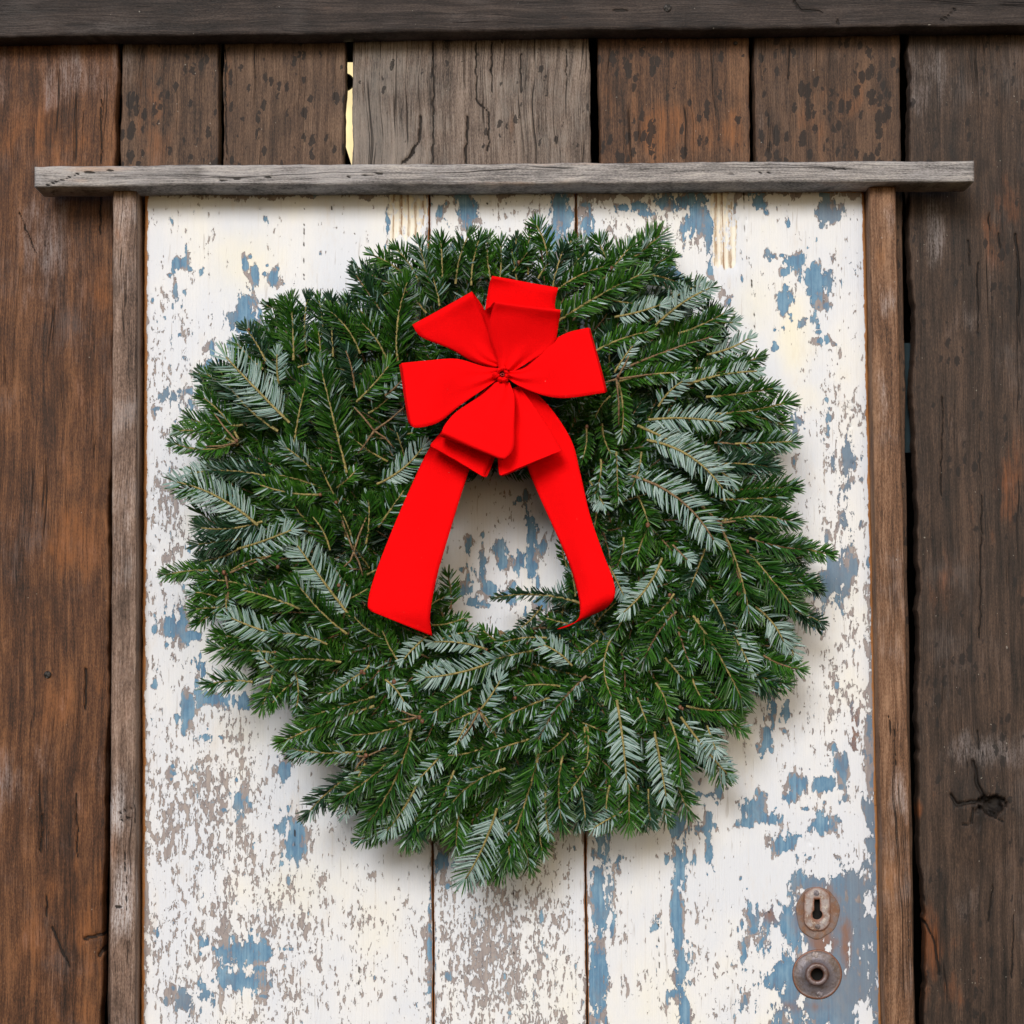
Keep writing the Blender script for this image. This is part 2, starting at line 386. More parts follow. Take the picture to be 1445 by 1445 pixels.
# ---------------------------------------------------------------- boards
def board(name, quad, thick, mat, parent, nu_step=0.0022, rows=None, v_step=0.0026, wob=0.0012, relief=0.0007, rnd_r=0.0018,
          seed=1, horizontal=False, grey=(), orange=(), spot=(), cracks=(), extra=None, cut=None, chips=0.0):
    """weathered board; quad = world corners TL, TR, BR, BL of its front face (same depth); relief, cracks and worn arrises are geometry"""
    TL, TR, BR, BL = [np.array(q, float) for q in quad]
    W = max(np.linalg.norm(TR - TL), np.linalg.norm(BR - BL)); H = max(np.linalg.norm(TL - BL), np.linalg.norm(TR - BR))
    nu = max(4, int(W / nu_step)); nv = max(4, int(H / v_step))
    us = np.linspace(0, 1, nu + 1)
    vs = np.linspace(0, 1, nv + 1) if rows is None else np.array(rows)
    nv = len(vs) - 1
    U, V = np.meshgrid(us, vs)
    U = U.ravel()[:, None]; V = V.ravel()[:, None]
    X = (TL * (1 - U) + TR * U) * (1 - V) + (BL * (1 - U) + BR * U) * V
    U = U[:, 0]; V = V[:, 0]
    # wavy long edges
    wx = fbm(X[:, 2] * 14, X[:, 2] * 0 + seed, seed) * wob * 2 + fbm(X[:, 2] * 90, X[:, 2] * 0 + seed, seed + 5) * wob * 0.7
    wx2 = fbm(X[:, 2] * 14, X[:, 2] * 0 + seed + 9, seed) * wob * 2 + fbm(X[:, 2] * 90, X[:, 2] * 0 + seed, seed + 8) * wob * 0.7
    wz = fbm(X[:, 0] * 14, X[:, 0] * 0 + seed, seed) * wob * 2 + fbm(X[:, 0] * 90, X[:, 0] * 0 + seed + 2, seed + 5) * wob * 0.7
    if horizontal: X[:, 2] += wz
    else: X[:, 0] += wx * (1 - U) + wx2 * U
    du = np.minimum(U, 1 - U) * W; dv = np.minimum(V, 1 - V) * H
    d = np.minimum(du, dv)
    rr = rnd_r * (1 + 0.8 * fbm(X[:, 0] * 60, X[:, 2] * 60, seed + 3))
    q = np.clip(1 - d / rr, 0, 1)
    dep = rr * (1 - np.sqrt(np.clip(1 - q * q, 0, 1)))
    if chips:
        dep += chips * np.clip(fbm(X[:, 0] * 40, X[:, 2] * 25, seed + 31) - 0.12, 0, 1) * np.clip(1 - d / 0.008, 0, 1) * 6
    sx, sz = (6, 160) if horizontal else (160, 6)
    dep -= relief * 0.5 * fbm(X[:, 0] * sx, X[:, 2] * sz, seed + 7) + relief * 0.8 * fbm(X[:, 0] * 9, X[:, 2] * 5, seed + 11, 2)
    pp = proj(X)
    ck = np.zeros(len(X))
    jit = np.stack([fbm(pp[:, 1] * 0.09, pp[:, 0] * 0, seed + 2) * 3.0, fbm(pp[:, 0] * 0.09, pp[:, 1] * 0, seed + 4) * 2.0], 1)
    for c in cracks:
        pl, wd = c[0], c[1]; dp = 0.7 * c[2] if len(c) > 2 else 0.0018
        t = np.clip(1 - poly_dist(pp + jit * 0.8, pl) / (0.85 * wd * (1 + .5 * jit[:, 0] / 3)), 0, 1)
        ck = np.maximum(ck, t); dep += dp * np.clip(t * 1.5, 0, 1)
    A = {'crack': ck, 'grey': ell(pp, grey), 'orange': ell(pp, orange), 'spot': ell(pp, spot)}
    if extra:
        a2, d2 = extra(pp, X, U, V, W, H); A.update(a2); dep = dep + d2
        if 'hole' in a2: A['crack'] = np.maximum(ck, a2['hole'])
    X[:, 1] += dep
    idx = np.arange((nu + 1) * (nv + 1)).reshape(nv + 1, nu + 1)
    F = np.stack([idx[:-1, :-1], idx[1:, :-1], idx[1:, 1:], idx[:-1, 1:]], -1).reshape(-1, 4)
    if cut is not None:
        cen = pp[F].mean(1)
        F = F[~cut(cen)]
    ring = np.concatenate([idx[0, :], idx[1:, -1], idx[-1, -2::-1], idx[-2:0:-1, 0]])
    back = X[ring].copy(); back[:, 1] = TL[1] + thick
    n0 = len(X); n = len(ring)
    bi = np.arange(n0, n0 + n)
    S = np.stack([ring, np.roll(ring, -1), np.roll(bi, -1), bi], -1)
    V_ = np.vstack([X, back])
    F = np.vstack([F, S])
    for k in A: A[k] = np.concatenate([A[k], A[k][ring]])
    return obj(name, V_, F, mat, parent, smooth=True, attrs=A)

wall = empty('barn_wall', (0, 0, -1.0), 'weathered barn wall of wide brown vertical planks behind the painted door', 'wall')
def xw(px, py=150): return P(px, py, 0)[0]
ZT = P(722, -90, 0)[2]; ZB = P(722, 1640, 0)[2]
def wallboard(x0, x1, mat, seed, fine_to=None, y=0.0, **kw):
    kw.setdefault('nu_step', 0.0013)
    """fine_to: photograph row down to which the board is seen (None: all its length)"""
    a, b = xw(x0), xw(x1)
    quad = [(a, y, ZT), (b, y, ZT), (b, y, ZB), (a, y, ZB)]
    H = ZT - ZB
    if fine_to:
        zf = P(722, fine_to, 0)[2]; vf = (ZT - zf) / H
        rows = np.concatenate([np.linspace(0, vf, int(vf * H / 0.0026)), np.linspace(vf, 1, 30)[1:]])
    else: rows = None
    return board('plank', quad, 0.024, mat, wall, rows=rows, seed=seed, **kw)

wallboard(-420, -176, M['wood_f'], 30, nu_step=0.01, v_step=0.01)
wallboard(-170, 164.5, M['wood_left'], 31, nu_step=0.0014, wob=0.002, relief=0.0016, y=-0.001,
    grey=[(120, 110, 60, 50, .75), (70, 350, 45, 90, .75), (20, 120, 40, 50, .5), (85, 640, 30, 40, .25), (50, 1120, 45, 60, .55), (140, 1080, 16, 40, .45)],  # whitish sheen of the board painted into its colour as grey patches
    orange=[(60, 190, 90, 60, .6), (140, 420, 20, 90, .7), (90, 760, 60, 150, .5), (110, 1300, 70, 120, .65), (60, 1000, 80, 60, .4), (140, 980, 20, 60, .5)],
    cracks=[([(122, 945), (120, 1000)], 2.6, .004), ([(148, 1270), (153, 1330), (140, 1350)], 3.5, .005), ([(60, 1150), (58, 1200)], 2.0), ([(75, 1310), (98, 1365)], 2.4), ([(120, 1325), (152, 1318)], 3.0, .004),
            ([(143, 140), (143, 230)], 1.6), ([(28, 300), (50, 358)], 1.6), ([(65, 1265), (66, 1295)], 2.0), ([(108, 1120), (110, 1210)], 1.6), ([(142, 275), (142, 330)], 1.8)])
wallboard(171.5, 308, M['wood_b'], 32, 330, spot=[(275, 90, 30, 60), (280, 200, 25, 40), (265, 135, 40, 10), (185, 150, 10, 20)],
    orange=[(215, 150, 22, 60, .85), (225, 200, 20, 30, .7)], grey=[(180, 80, 12, 40, .8)])
wallboard(315, 486, M['wood_c'], 33, 330, spot=[(380, 100, 15, 70), (430, 120, 20, 60), (470, 110, 14, 60), (322, 160, 10, 60), (465, 200, 20, 20)], orange=[(322, 130, 8, 80, .5)],
    cracks=[([(318, 70), (320, 225)], 1.5)])
wallboard(498, 833, M['wood_d'], 34, 330, nu_step=0.0012, relief=0.0014, grey=[(545, 120, 25, 60, .6), (700, 100, 40, 60, .5), (610, 140, 15, 30, .5), (800, 90, 20, 60, .5)], orange=[(520, 90, 15, 30, .6), (600, 90, 12, 20, .5), (722, 175, 6, 20, .8), (560, 150, 16, 12, .4)],
    cracks=[([(611, 60), (612, 130), (611, 228)], 1.8), ([(672, 60), (672, 140)], 1.8, .003), ([(672, 140), (690, 160), (689, 212)], 2.0), ([(660, 165), (657, 230)], 2.6, .004),
            ([(594, 165), (592, 195), (580, 220), (566, 230)], 2.8, .005), ([(694, 60), (694, 130)], 1.6), ([(735, 75), (735, 130)], 1.4), ([(800, 70), (799, 120)], 1.2), ([(571, 228), (585, 215)], 3.0)])
wallboard(845, 1058, M['wood_e'], 35, 330, spot=[(870, 190, 20, 40), (890, 100, 30, 30), (1000, 150, 20, 60), (1045, 160, 10, 60), (930, 170, 20, 20), (910, 200, 40, 20)],
    orange=[(935, 175, 50, 45, .85), (1030, 190, 30, 40, .75), (860, 150, 8, 60, .5)])
wallboard(1065, 1271, M['wood_f'], 36, 330, spot=[(1085, 150, 14, 50), (1250, 120, 20, 60), (1240, 170, 20, 50), (1130, 140, 12, 40), (1180, 190, 30, 25), (1100, 60, 30, 20)],
    orange=[(1200, 150, 40, 40, .6), (1150, 180, 30, 30, .5)], grey=[(1075, 175, 10, 40, .6), (1180, 80, 8, 14, .6)], cracks=[([(1115, 60), (1113, 110)], 1.5)])
def right_extra(pp, X, U, V, W, H):
    # swirl of raised grain about the knot and the knot hole itself
    kx, ky = 1400, 1137
    wob = fbm(pp[:, 0] * .14, pp[:, 1] * .14, 77) * 0.7
    r = np.hypot((pp[:, 0] - kx) / 20, (pp[:, 1] - ky) / 14) + wob
    hole = np.clip((1.0 - r) * 3, 0, 1)
    r2 = np.hypot((pp[:, 0] - 1378) / 75, (pp[:, 1] - 1130) / 95)
    d = -0.006 * np.clip(1 - r2, 0, 1) ** 1.0
    return {'hole': hole}, d + 0.014 * hole
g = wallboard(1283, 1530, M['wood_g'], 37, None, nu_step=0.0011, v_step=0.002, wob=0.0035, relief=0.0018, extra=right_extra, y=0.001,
    spot=[(1330, 200, 30, 60, .6), (1325, 1000, 30, 40, 1.), (1360, 960, 30, 20, .6)],
    grey=[(1310, 110, 35, 70, .7), (1320, 330, 25, 50, .7), (1380, 430, 35, 40, .4), (1390, 1062, 55, 26, .9), (1370, 1140, 30, 30, .45), (1360, 1280, 20, 30, .6), (1350, 600, 30, 60, .3)],  # pale patches put the board's glossy highlights into the wood colour
    orange=[(1360, 1120, 30, 30, .6), (1420, 700, 40, 120, .5), (1330, 850, 20, 90, .45), (1420, 300, 30, 60, .7), (1315, 1330, 22, 60, .9), (1297, 1145, 8, 14, 1.), (1360, 1330, 40, 30, .5), (1340, 1400, 40, 40, .5), (1305, 1400, 12, 40, .7), (1340, 1130, 25, 25, .4)],
    cracks=[([(1373, 1074), (1378, 1105), (1388, 1124), (1378, 1130), (1350, 1136), (1341, 1122)], 3.4, .006), ([(1388, 1124), (1400, 1137)], 4, .004), ([(1372, 1140), (1370, 1160)], 2.4, .003), ([(1372, 1162), (1355, 1165)], 2.),
            ([(1378, 1030), (1382, 1058)], 1.6), ([(1305, 1300), (1318, 1330), (1326, 1375)], 2.4, .003), ([(1401, 1250), (1394, 1300)], 1.5), ([(1433, 330), (1440, 400), (1436, 445)], 2.4, .003), ([(1409, 330), (1411, 350)], 1.8),
            ([(1380, 370), (1380, 470)], 1.3), ([(1367, 340), (1368, 375)], 1.5), ([(1415, 1160), (1400, 1152)], 1.8), ([(1430, 1290), (1428, 1380)], 1.6), ([(1395, 300), (1396, 325)], 1.5), ([(1330, 560), (1328, 700)], 1.2), ([(1385, 700), (1383, 900)], 1.4)])
wallboard(1540, 1790, M['wood_c'], 38, nu_step=0.01, v_step=0.01)

def disc(name, c, r, mat, parent, depth=0.0012, n=14, slot=True, attrs=None):
    """low domed nail or screw head facing the viewer, with a slot cut across it"""
    vs = [(c[0], c[1] - depth, c[2])]; fs = []
    for j, (rr, dd) in enumerate(((0.62, 0.95), (0.9, 0.6), (1.0, 0.0))):
        for i in range(n):
            a = 2 * math.pi * i / n
            sl_ = 0.55 * depth if (slot and rr < 0.95 and abs(math.sin(a - 0.9)) * rr < 0.3) else 0
            vs.append((c[0] + r * rr * math.cos(a), c[1] - depth * dd + sl_, c[2] + r * rr * math.sin(a)))
    for i in range(n):
        k = (i + 1) % n
        fs.append((0, 1 + k, 1 + i))
        for j in range(2): fs.append((1 + j * n + i, 1 + j * n + k, 1 + (j + 1) * n + k, 1 + (j + 1) * n + i))
    return obj(name, vs, fs, mat, parent, smooth=False)
planks = [o for o in wall.children]
disc('screw', P(67, 952, -0.002), 0.0042, M['nail'], planks[1])
disc('nail', P(1038, 61, -0.0015), 0.0026, M['nail'], planks[5], slot=False)

beam = empty('header_beam', (0, -0.03, P(722, 20, 0)[2]), 'dark grown-over horizontal wooden beam running across the top of the wall', 'beam')
beam['label'] = 'dark weathered horizontal wooden beam across the top of the plank wall'
YB = -0.034
bq = [P(-420, -130, YB), P(1790, -150, YB), P(1790, 32, YB), P(-420, 57, YB)]
bm_ = board('timber', bq, 0.034 - 0.003, M['wood_beam'], beam, seed=51, horizontal=True, wob=0.0010, relief=0.0012, rnd_r=0.0022, nu_step=0.0035, v_step=0.0025,
      grey=[(150, 35, 150, 20, .6), (650, 25, 80, 20, .3), (1000, 20, 100, 16, .4), (1350, 15, 60, 20, .3)], orange=[(797, 24, 16, 5, .8)],
      cracks=[([(1120, 0), (1130, 14), (1160, 16)], 2.6, .003), ([(1180, 20), (1183, 36)], 2, .002), ([(1330, 28), (1350, 12)], 2.2), ([(850, 14), (930, 12)], 1.3)])
disc('screw', P(942, 11, YB - 0.0005), 0.0046, M['nail'], bm_)

frame = empty('door_frame', (0, -0.03, P(722, 250, 0)[2]), 'grey wooden batten frame of a long lintel and two upright battens around the door', 'door frame')
YL = -0.068
lq = [P(48, 234, YL), P(1375, 226.5, YL), P(1375, 256, YL), P(48, 263, YL)]
board('lintel', lq, 0.047, M['wood_lintel'], frame, seed=61, horizontal=True, wob=0.0007, relief=0.0009, rnd_r=0.0022, nu_step=0.003, v_step=0.0018,
      orange=[(150, 238, 40, 4, .9), (110, 255, 30, 4, .6), (700, 258, 60, 3, .6), (430, 235, 60, 2.5, .6), (1200, 258, 120, 2.5, .6), (900, 231, 200, 1.8, .5)], grey=[(80, 245, 40, 14, .6), (1330, 240, 40, 14, .7)],
      cracks=[([(66, 262), (110, 245), (160, 240)], 1.6, .002), ([(490, 250), (540, 245)], 1.4), ([(1175, 238), (1178, 240)], 2.4), ([(1190, 237), (1192, 239)], 2.2), ([(310, 254), (380, 250)], 1.3), ([(1010, 245), (1090, 243)], 1.2)])
YJ = -0.046
board('jamb', [P(159.5, 264, YJ), P(193, 264, YJ), P(190.5, 1600, YJ), P(154.5, 1600, YJ)], 0.044, M['wood_jamb_l'], frame, seed=71, wob=0.0005, relief=0.0008, rnd_r=0.0014, nu_step=0.0016,
      grey=[(176, 300, 12, 30, .6), (172, 1140, 18, 40, .85), (172, 1260, 20, 50, 1.0), (172, 1300, 20, 30, .9), (176, 700, 14, 90, .35), (170, 480, 12, 60, .3)], orange=[(163, 1200, 8, 20, .8), (165, 330, 8, 12, .6), (170, 1210, 16, 22, .5), (172, 1400, 18, 60, .5), (172, 960, 16, 60, .4), (165, 1260, 6, 20, .6)],
      cracks=[([(165, 1150), (185, 1140)], 1.4), ([(165, 1160), (186, 1152)], 1.4), ([(163, 1280), (180, 1282)], 1.4), ([(176, 1200), (178, 1290)], 1.2)])
board('jamb', [P(1226, 262, YJ), P(1264, 262, YJ), P(1294, 1600, YJ), P(1252, 1600, YJ)], 0.044, M['wood_jamb_r'], frame, seed=81, wob=0.0005, relief=0.0008, rnd_r=0.0018, nu_step=0.0016,
      grey=[(1255, 310, 10, 20, .7), (1250, 430, 14, 30, .7), (1262, 1110, 14, 60, .6), (1250, 560, 12, 40, .45), (1252, 800, 12, 60, .3)], orange=[(1240, 360, 10, 30, .6), (1265, 1240, 16, 30, .9), (1268, 1380, 16, 60, .6), (1260, 1180, 14, 20, .5)], cracks=[([(1262, 1030), (1264, 1080)], 1.3), ([(1255, 1010), (1256, 1040)], 1.3)])

# ---------------------------------------------------------------- door
door = empty('old_door', (0, -0.02, P(722, 1600, 0)[2]), 'old plank door with cream paint flaking off a blue coat, wreath hanging on it', 'door')
YD = -0.021
BLUE = [(1205, 1390, 50, 60), (1070, 1400, 14, 40, .8), (1228, 1180, 10, 60, .9), (1226, 1050, 8, 50, .8), (1205, 1060, 8, 30, .7), (345, 455, 26, 44), (330, 490, 10, 20), (252, 372, 13, 10), (360, 388, 8, 14), (387, 392, 8, 13), (300, 490, 8, 12), (250, 420, 6, 18, .8), (262, 350, 6, 10, .7), (296, 515, 7, 8), (240, 560, 20, 12, .8), (262, 575, 16, 14, .7), (243, 470, 8, 16, .8),
        (246, 880, 20, 26), (270, 898, 20, 8), (286, 940, 11, 26), (338, 990, 26, 14), (305, 985, 22, 10), (262, 1000, 10, 24), (290, 1040, 14, 8, .9), (401, 1088, 10, 16), (335, 1133, 10, 20), (415, 1190, 16, 30), (400, 1165, 8, 18),
        (340, 1345, 34, 20), (335, 1385, 40, 16), (290, 1405, 12, 22), (262, 1415, 14, 22, .9), (375, 1345, 10, 14), (290, 1330, 8, 10), (240, 1090, 6, 8, .7),
        (548, 320, 5, 40, .8), (620, 300, 8, 14, .8), (633, 318, 5, 10), (660, 300, 16, 34), (790, 300, 18, 40), (775, 330, 12, 18), (832, 318, 10, 24), (880, 293, 12, 7), (900, 290, 14, 6), (960, 285, 42, 14), (978, 310, 18, 30), (1000, 330, 8, 40), (945, 375, 12, 14), (960, 395, 8, 12), (1070, 285, 12, 14),
        (1170, 300, 20, 18), (1145, 398, 20, 34), (1168, 392, 12, 20), (1125, 368, 16, 14), (1104, 428, 9, 16), (1090, 362, 6, 5), (1150, 455, 7, 12), (1160, 480, 14, 8, .8), (1094, 465, 6, 5), (1028, 425, 6, 8), (1095, 490, 6, 4),
        (745, 748, 14, 34), (735, 790, 12, 20), (748, 800, 8, 36), (703, 775, 8, 14), (708, 795, 8, 10), (690, 832, 16, 10), (680, 800, 8, 26), (656, 832, 12, 9), (660, 775, 6, 22), (722, 840, 10, 16), (733, 705, 5, 5), (765, 850, 12, 8), (640, 840, 8, 8), (668, 850, 16, 7),
        (1121, 605, 5, 26, .9), (1117, 590, 5, 10), (1197, 645, 10, 26, 1.0), (1195, 720, 14, 60, .75), (1178, 820, 26, 44, .9), (1190, 800, 14, 60, .7), (1150, 880, 8, 26, .7), (1132, 595, 5, 12, .7), (1168, 590, 4, 16, .7), (1163, 620, 5, 14, .6),
        (1090, 1000, 8, 26), (1108, 1005, 10, 14), (1082, 1040, 7, 18), (1075, 1060, 6, 6), (1128, 1105, 16, 14), (1112, 1125, 12, 10), (1058, 1140, 18, 14), (1050, 1160, 8, 8), (1085, 1155, 22, 10), (1075, 1130, 5, 16), (1105, 1190, 24, 18), (1165, 1105, 20, 18), (1190, 1080, 14, 22), (1160, 1165, 22, 16),
        (958, 1165, 14, 26), (958, 1230, 12, 50), (955, 1300, 8, 60), (962, 1380, 12, 50), (965, 1430, 12, 24), (985, 1120, 10, 5), (1015, 1118, 6, 9), (1000, 1155, 8, 12), (990, 1170, 14, 5), (1000, 1210, 7, 22), (1030, 1080, 5, 5),
        (1062, 1288, 10, 24), (1090, 1350, 22, 40), (1110, 1300, 40, 30), (1150, 1300, 50, 60), (1200, 1320, 50, 80), (1110, 1395, 40, 50), (1180, 1420, 70, 60), (1140, 1245, 30, 20), (1050, 1350, 6, 30, .8), (1200, 1250, 40, 30), (928, 1310, 8, 16, .7), (1060, 1240, 8, 10),
        (607, 1310, 5, 130, .75), (622, 1210, 14, 22, .9), (846, 1260, 14, 90, .95), (842, 1380, 16, 80, .95), (858, 1240, 10, 60, .7), (868, 1210, 10, 20, .6)]
_r = random.Random(5)
for _e in list(BLUE):
    for _k in range(3):
        _a = _r.uniform(0, 6.28); _q = _r.uniform(1.1, 2.0)
        BLUE.append((_e[0] + _e[2] * _q * math.cos(_a), _e[1] + _e[3] * _q * math.sin(_a), max(3, _e[2] * _r.uniform(.15, .4)), max(3.5, _e[3] * _r.uniform(.15, .4)), .9))
for _k in range(150):
    _x = _r.uniform(215, 1225); _y = _r.uniform(285, 1440)
    if math.hypot(_x - 705, _y - 772) > 420: BLUE.append((_x, _y, _r.uniform(2.5, 6), _r.uniform(4, 11), _r.uniform(.6, .85)))
GREYW = [(250, 400, 14, 40, .55), (265, 470, 10, 60, .5), (225, 700, 12, 60, .55), (238, 640, 14, 30, .5), (228, 760, 10, 40, .5), (262, 620, 10, 20, .4), (300, 1010, 40, 30, .45), (280, 1180, 50, 40, .42), (230, 1280, 26, 80, .42), (300, 1360, 90, 40, .5), (260, 1430, 60, 40, .65), (420, 1380, 60, 30, .45), (450, 1350, 20, 50, .4),
         (660, 1330, 50, 90, .45), (720, 1400, 110, 60, .55), (770, 1300, 50, 80, .42), (640, 1220, 20, 30, .7), (800, 1240, 22, 50, .45), (690, 1245, 30, 24, .4), (1200, 1000, 30, 60, .45), (1225, 1080, 20, 120, .75), (1220, 700, 12, 200, .3), (1190, 960, 10, 60, .4), (910, 320, 60, 30, .35), (1100, 290, 30, 20, .35), (460, 300, 120, 14, .3), (340, 285, 100, 8, .4),
         (880, 1400, 20, 60, .45), (1010, 1350, 30, 50, .3), (1060, 1400, 30, 50, .4), (420, 1010, 12, 40, .35), (450, 1230, 20, 40, .4), (370, 1160, 30, 40, .3), (680, 282, 60, 8, .6), (1080, 272, 120, 6, .7), (880, 275, 60, 5, .6)]
SPECK = [(280, 1150, 120, 120, .9), (700, 1340, 110, 130, 1.0), (330, 1330, 160, 120, .8), (240, 500, 40, 160, .5), (240, 750, 30, 200, .8), (920, 330, 80, 50, .7), (1190, 950, 60, 200, .6), (480, 1300, 100, 120, .4), (1080, 1000, 60, 60, .5), (720, 780, 80, 90, .3), (1190, 640, 50, 160, .5), (1000, 1380, 70, 70, .5), (760, 290, 60, 30, .5)]
CREAM = [(340, 370, 60, 60, .9), (300, 330, 40, 60, .5), (440, 380, 30, 60, .5), (420, 1250, 90, 60, .8), (530, 1300, 60, 80, .6), (1120, 480, 40, 80, .8), (1060, 430, 40, 60, .8), (1180, 360, 20, 60, .5), (900, 1250, 30, 90, .5), (1050, 1060, 60, 60, .7), (1020, 1240, 50, 60, .5), (1140, 560, 40, 40, .7), (740, 1300, 60, 60, .5), (670, 720, 26, 50, .6), (1140, 330, 40, 30, .4)]
RUST = [(1153, 1290, 30, 42, .9), (1160, 1330, 22, 20, .8), (1085, 1290, 22, 20, .6), (1100, 1255, 12, 8, .7), (1195, 1330, 10, 40, .7), (1205, 1040, 12, 60, .6), (1120, 1420, 40, 12, .5), (1130, 585, 4, 6, 1.), (1148, 1420, 30, 10, .5), (600, 1440, 6, 30, .3), (340, 1380, 24, 12, .3), (1150, 1230, 20, 12, .5), (1130, 635, 7, 14, .8), (845, 1330, 10, 30, .3)]
DULL = [(1210, 1350, 60, 120, 1.0), (1230, 1100, 30, 200, 1.0), (1190, 720, 40, 140, .9), (1225, 1250, 40, 200, 1.0), (1170, 300, 30, 30, .8), (262, 1420, 40, 30, .7), (1150, 1420, 70, 40, .6), (240, 560, 40, 40, .6), (250, 440, 12, 50, .5), (1130, 600, 40, 40, .6), (1120, 1400, 30, 30, .4)]
DCR = [([(1050, 268), (1053, 330), (1060, 400), (1067, 490)], 1.3, .0012), ([(1050, 268), (1052, 320)], 2.2, .0025), ([(467, 290), (466, 300)], 1.6), ([(429, 290), (428, 420)], 0.9, .0006), ([(505, 300), (500, 330)], 0.8, .0005), ([(1040, 420), (1046, 560)], .9, .0006),
       ([(740, 282), (742, 330)], 1.0, .0008), ([(1120, 930), (1121, 1000)], .8, .0006), ([(930, 1290), (930, 1440)], .9, .0006), ([(415, 1160), (417, 1200)], 1.4, .001), ([(1083, 1240), (1084, 1300)], .8, .0005), ([(505, 1200), (508, 1440)], .9, .0006), ([(725, 1240), (726, 1445)], .8, .0005)]
HOLES = [(215, 697, 2.2), (218, 737, 2.0), (216, 775, 2.6), (688, 286, 2.4), (365, 294, 1.6), (467, 294, 1.8), (1201, 577, 1.8), (1188, 652, 1.8), (1203, 653, 1.8), (1202, 640, 1.3), (1200, 600, 1.3), (1142, 1190, 1.3)]
for hx, hy, hr in HOLES: DCR.append(([(hx, hy), (hx + .6, hy + .8)], hr + 1.3, .006))

KEEP = [(1205, 1190, 18, 34), (1160, 1215, 40, 14), (1213, 1235, 6, 10), (1225, 1275, 6, 14), (1075, 1240, 18, 30), (1080, 1270, 16, 20), (1105, 1180, 8, 8), (1222, 1290, 10, 6), (1095, 1340, 10, 20), (1085, 1365, 14, 16), (1224, 1335, 6, 6), (1060, 1400, 30, 30), (1220, 1430, 10, 20)]
def door_extra(seamL, seamR):
    def f(pp, X, U, V, W, H):
        x, y = pp[:, 0], pp[:, 1]
        blue = ell(pp, BLUE); gw = ell(pp, GREYW)
        jx = fbm(x * .03, y * .012, 5) * 10
        blue_region = blue
        loss = np.maximum(blue * 0.93, gw * 0.42)
        keep = ell(pp, KEEP)
        top = np.clip(1 - (y - 272 - fbm(x * .05, y * 0, 3) * 8) / 14, 0, 1)
        loss = np.maximum(loss, top * 0.85)
        loss = np.where((x > 1205) & (y > 640), np.maximum(loss, np.clip((x - 1206 - (y - 640) * .010 + jx * .9) / 20, 0, 1) * np.clip((y - 640) / 250, .3, 1) * .8), loss)
        loss = np.where(x < 222, np.maximum(loss, np.clip((214 - x + jx * .5) / 10, 0, 1) * .7), loss)
        loss = loss * (1 - 0.62 * keep)
        d = np.minimum(U, 1 - U) * W
        ex = np.zeros(len(x))
        e = np.clip(1 - d / 0.0045, 0, 1)
        isL = (x < 400); isR = (x > 1000)
        outer = ((U < .5) & (not seamL)) | ((U > .5) & (not seamR))
        ex = np.where(outer, np.clip(1.15 - d / 0.0065, 0, 1), np.clip(1 - d / 0.0030, 0, 1) * .75)
        ex = np.maximum(ex, np.clip(1.1 - (y - 268) / 7, 0, 1) * (y > 255))
        loss = np.maximum(loss, e * .6)
        fl = np.zeros(len(x))
        a = ((x > 547) & (x < 603) & (y < 356)) ; b = ((x > 1000 + (y - 268) * .06) & (x < 1037 + (y - 268) * .07) & (y < 389))
        ja = fbm(x * .25, y * .02, 41) * 22
        ja2 = fbm(y * .06, x * 0, 43) * 5
        fa = np.clip((350 - y + ja) / 26, 0, 1) * np.clip((x - 547 + ja2) / 4, 0, 1) * np.clip((603 - x + ja2) / 4, 0, 1)
        xb = x - (y - 268) * .06 + ja2
        fb = np.clip((386 - y + ja * .6) / 18, 0, 1) * np.clip((xb - 1000) / 4, 0, 1) * np.clip((1037 - xb) / 4, 0, 1)
        fl = np.maximum(fa, fb)
        dd = fl * (0.0016 + 0.0008 * np.sin(X[:, 0] * 760 + 2 * fbm(X[:, 0] * 30, X[:, 2] * 4, 6)))
        return dict(loss=loss, blue=np.maximum(blue * 0.92, 0.18 * (fbm(x * .02, y * .01, 9) > .05)), rust=ell(pp, RUST), dull=ell(pp, DULL), edge=ex, flute=fl, speck=ell(pp, SPECK), cream=ell(pp, CREAM)), dd
    return f
def in_hardware(c):
    a = (np.abs(c[:, 0] - 1153) < 7) & (np.abs(c[:, 1] - 1283) < 16)
    b = np.hypot(c[:, 0] - 1153, c[:, 1] - 1375) < 12
    return a | b
def door_plank(xa0, xa1, xb0, xb1, ya, yb, sL, sR, seed, y=YD, cut=None):
    q = [P(xa0, ya, y), P(xa1, yb, y), P(xb1, 1600, y), P(xb0, 1600, y)]
    return board('door_plank', q, 0.019, M['door'], door, nu_step=0.0022, v_step=0.0026, wob=0.0004, relief=0.0003, rnd_r=0.002, seed=seed, cracks=DCR, extra=door_extra(sL, sR), cut=cut)
door_plank(204, 604.5, 198, 611.5, 269, 269, False, True, 91)
door_plank(606, 811, 614, 830, 268, 266, True, True, 92, y=YD + 0.0006)
dp3 = door_plank(814, 1220, 833, 1248, 265, 259, True, False, 93, cut=in_hardware)

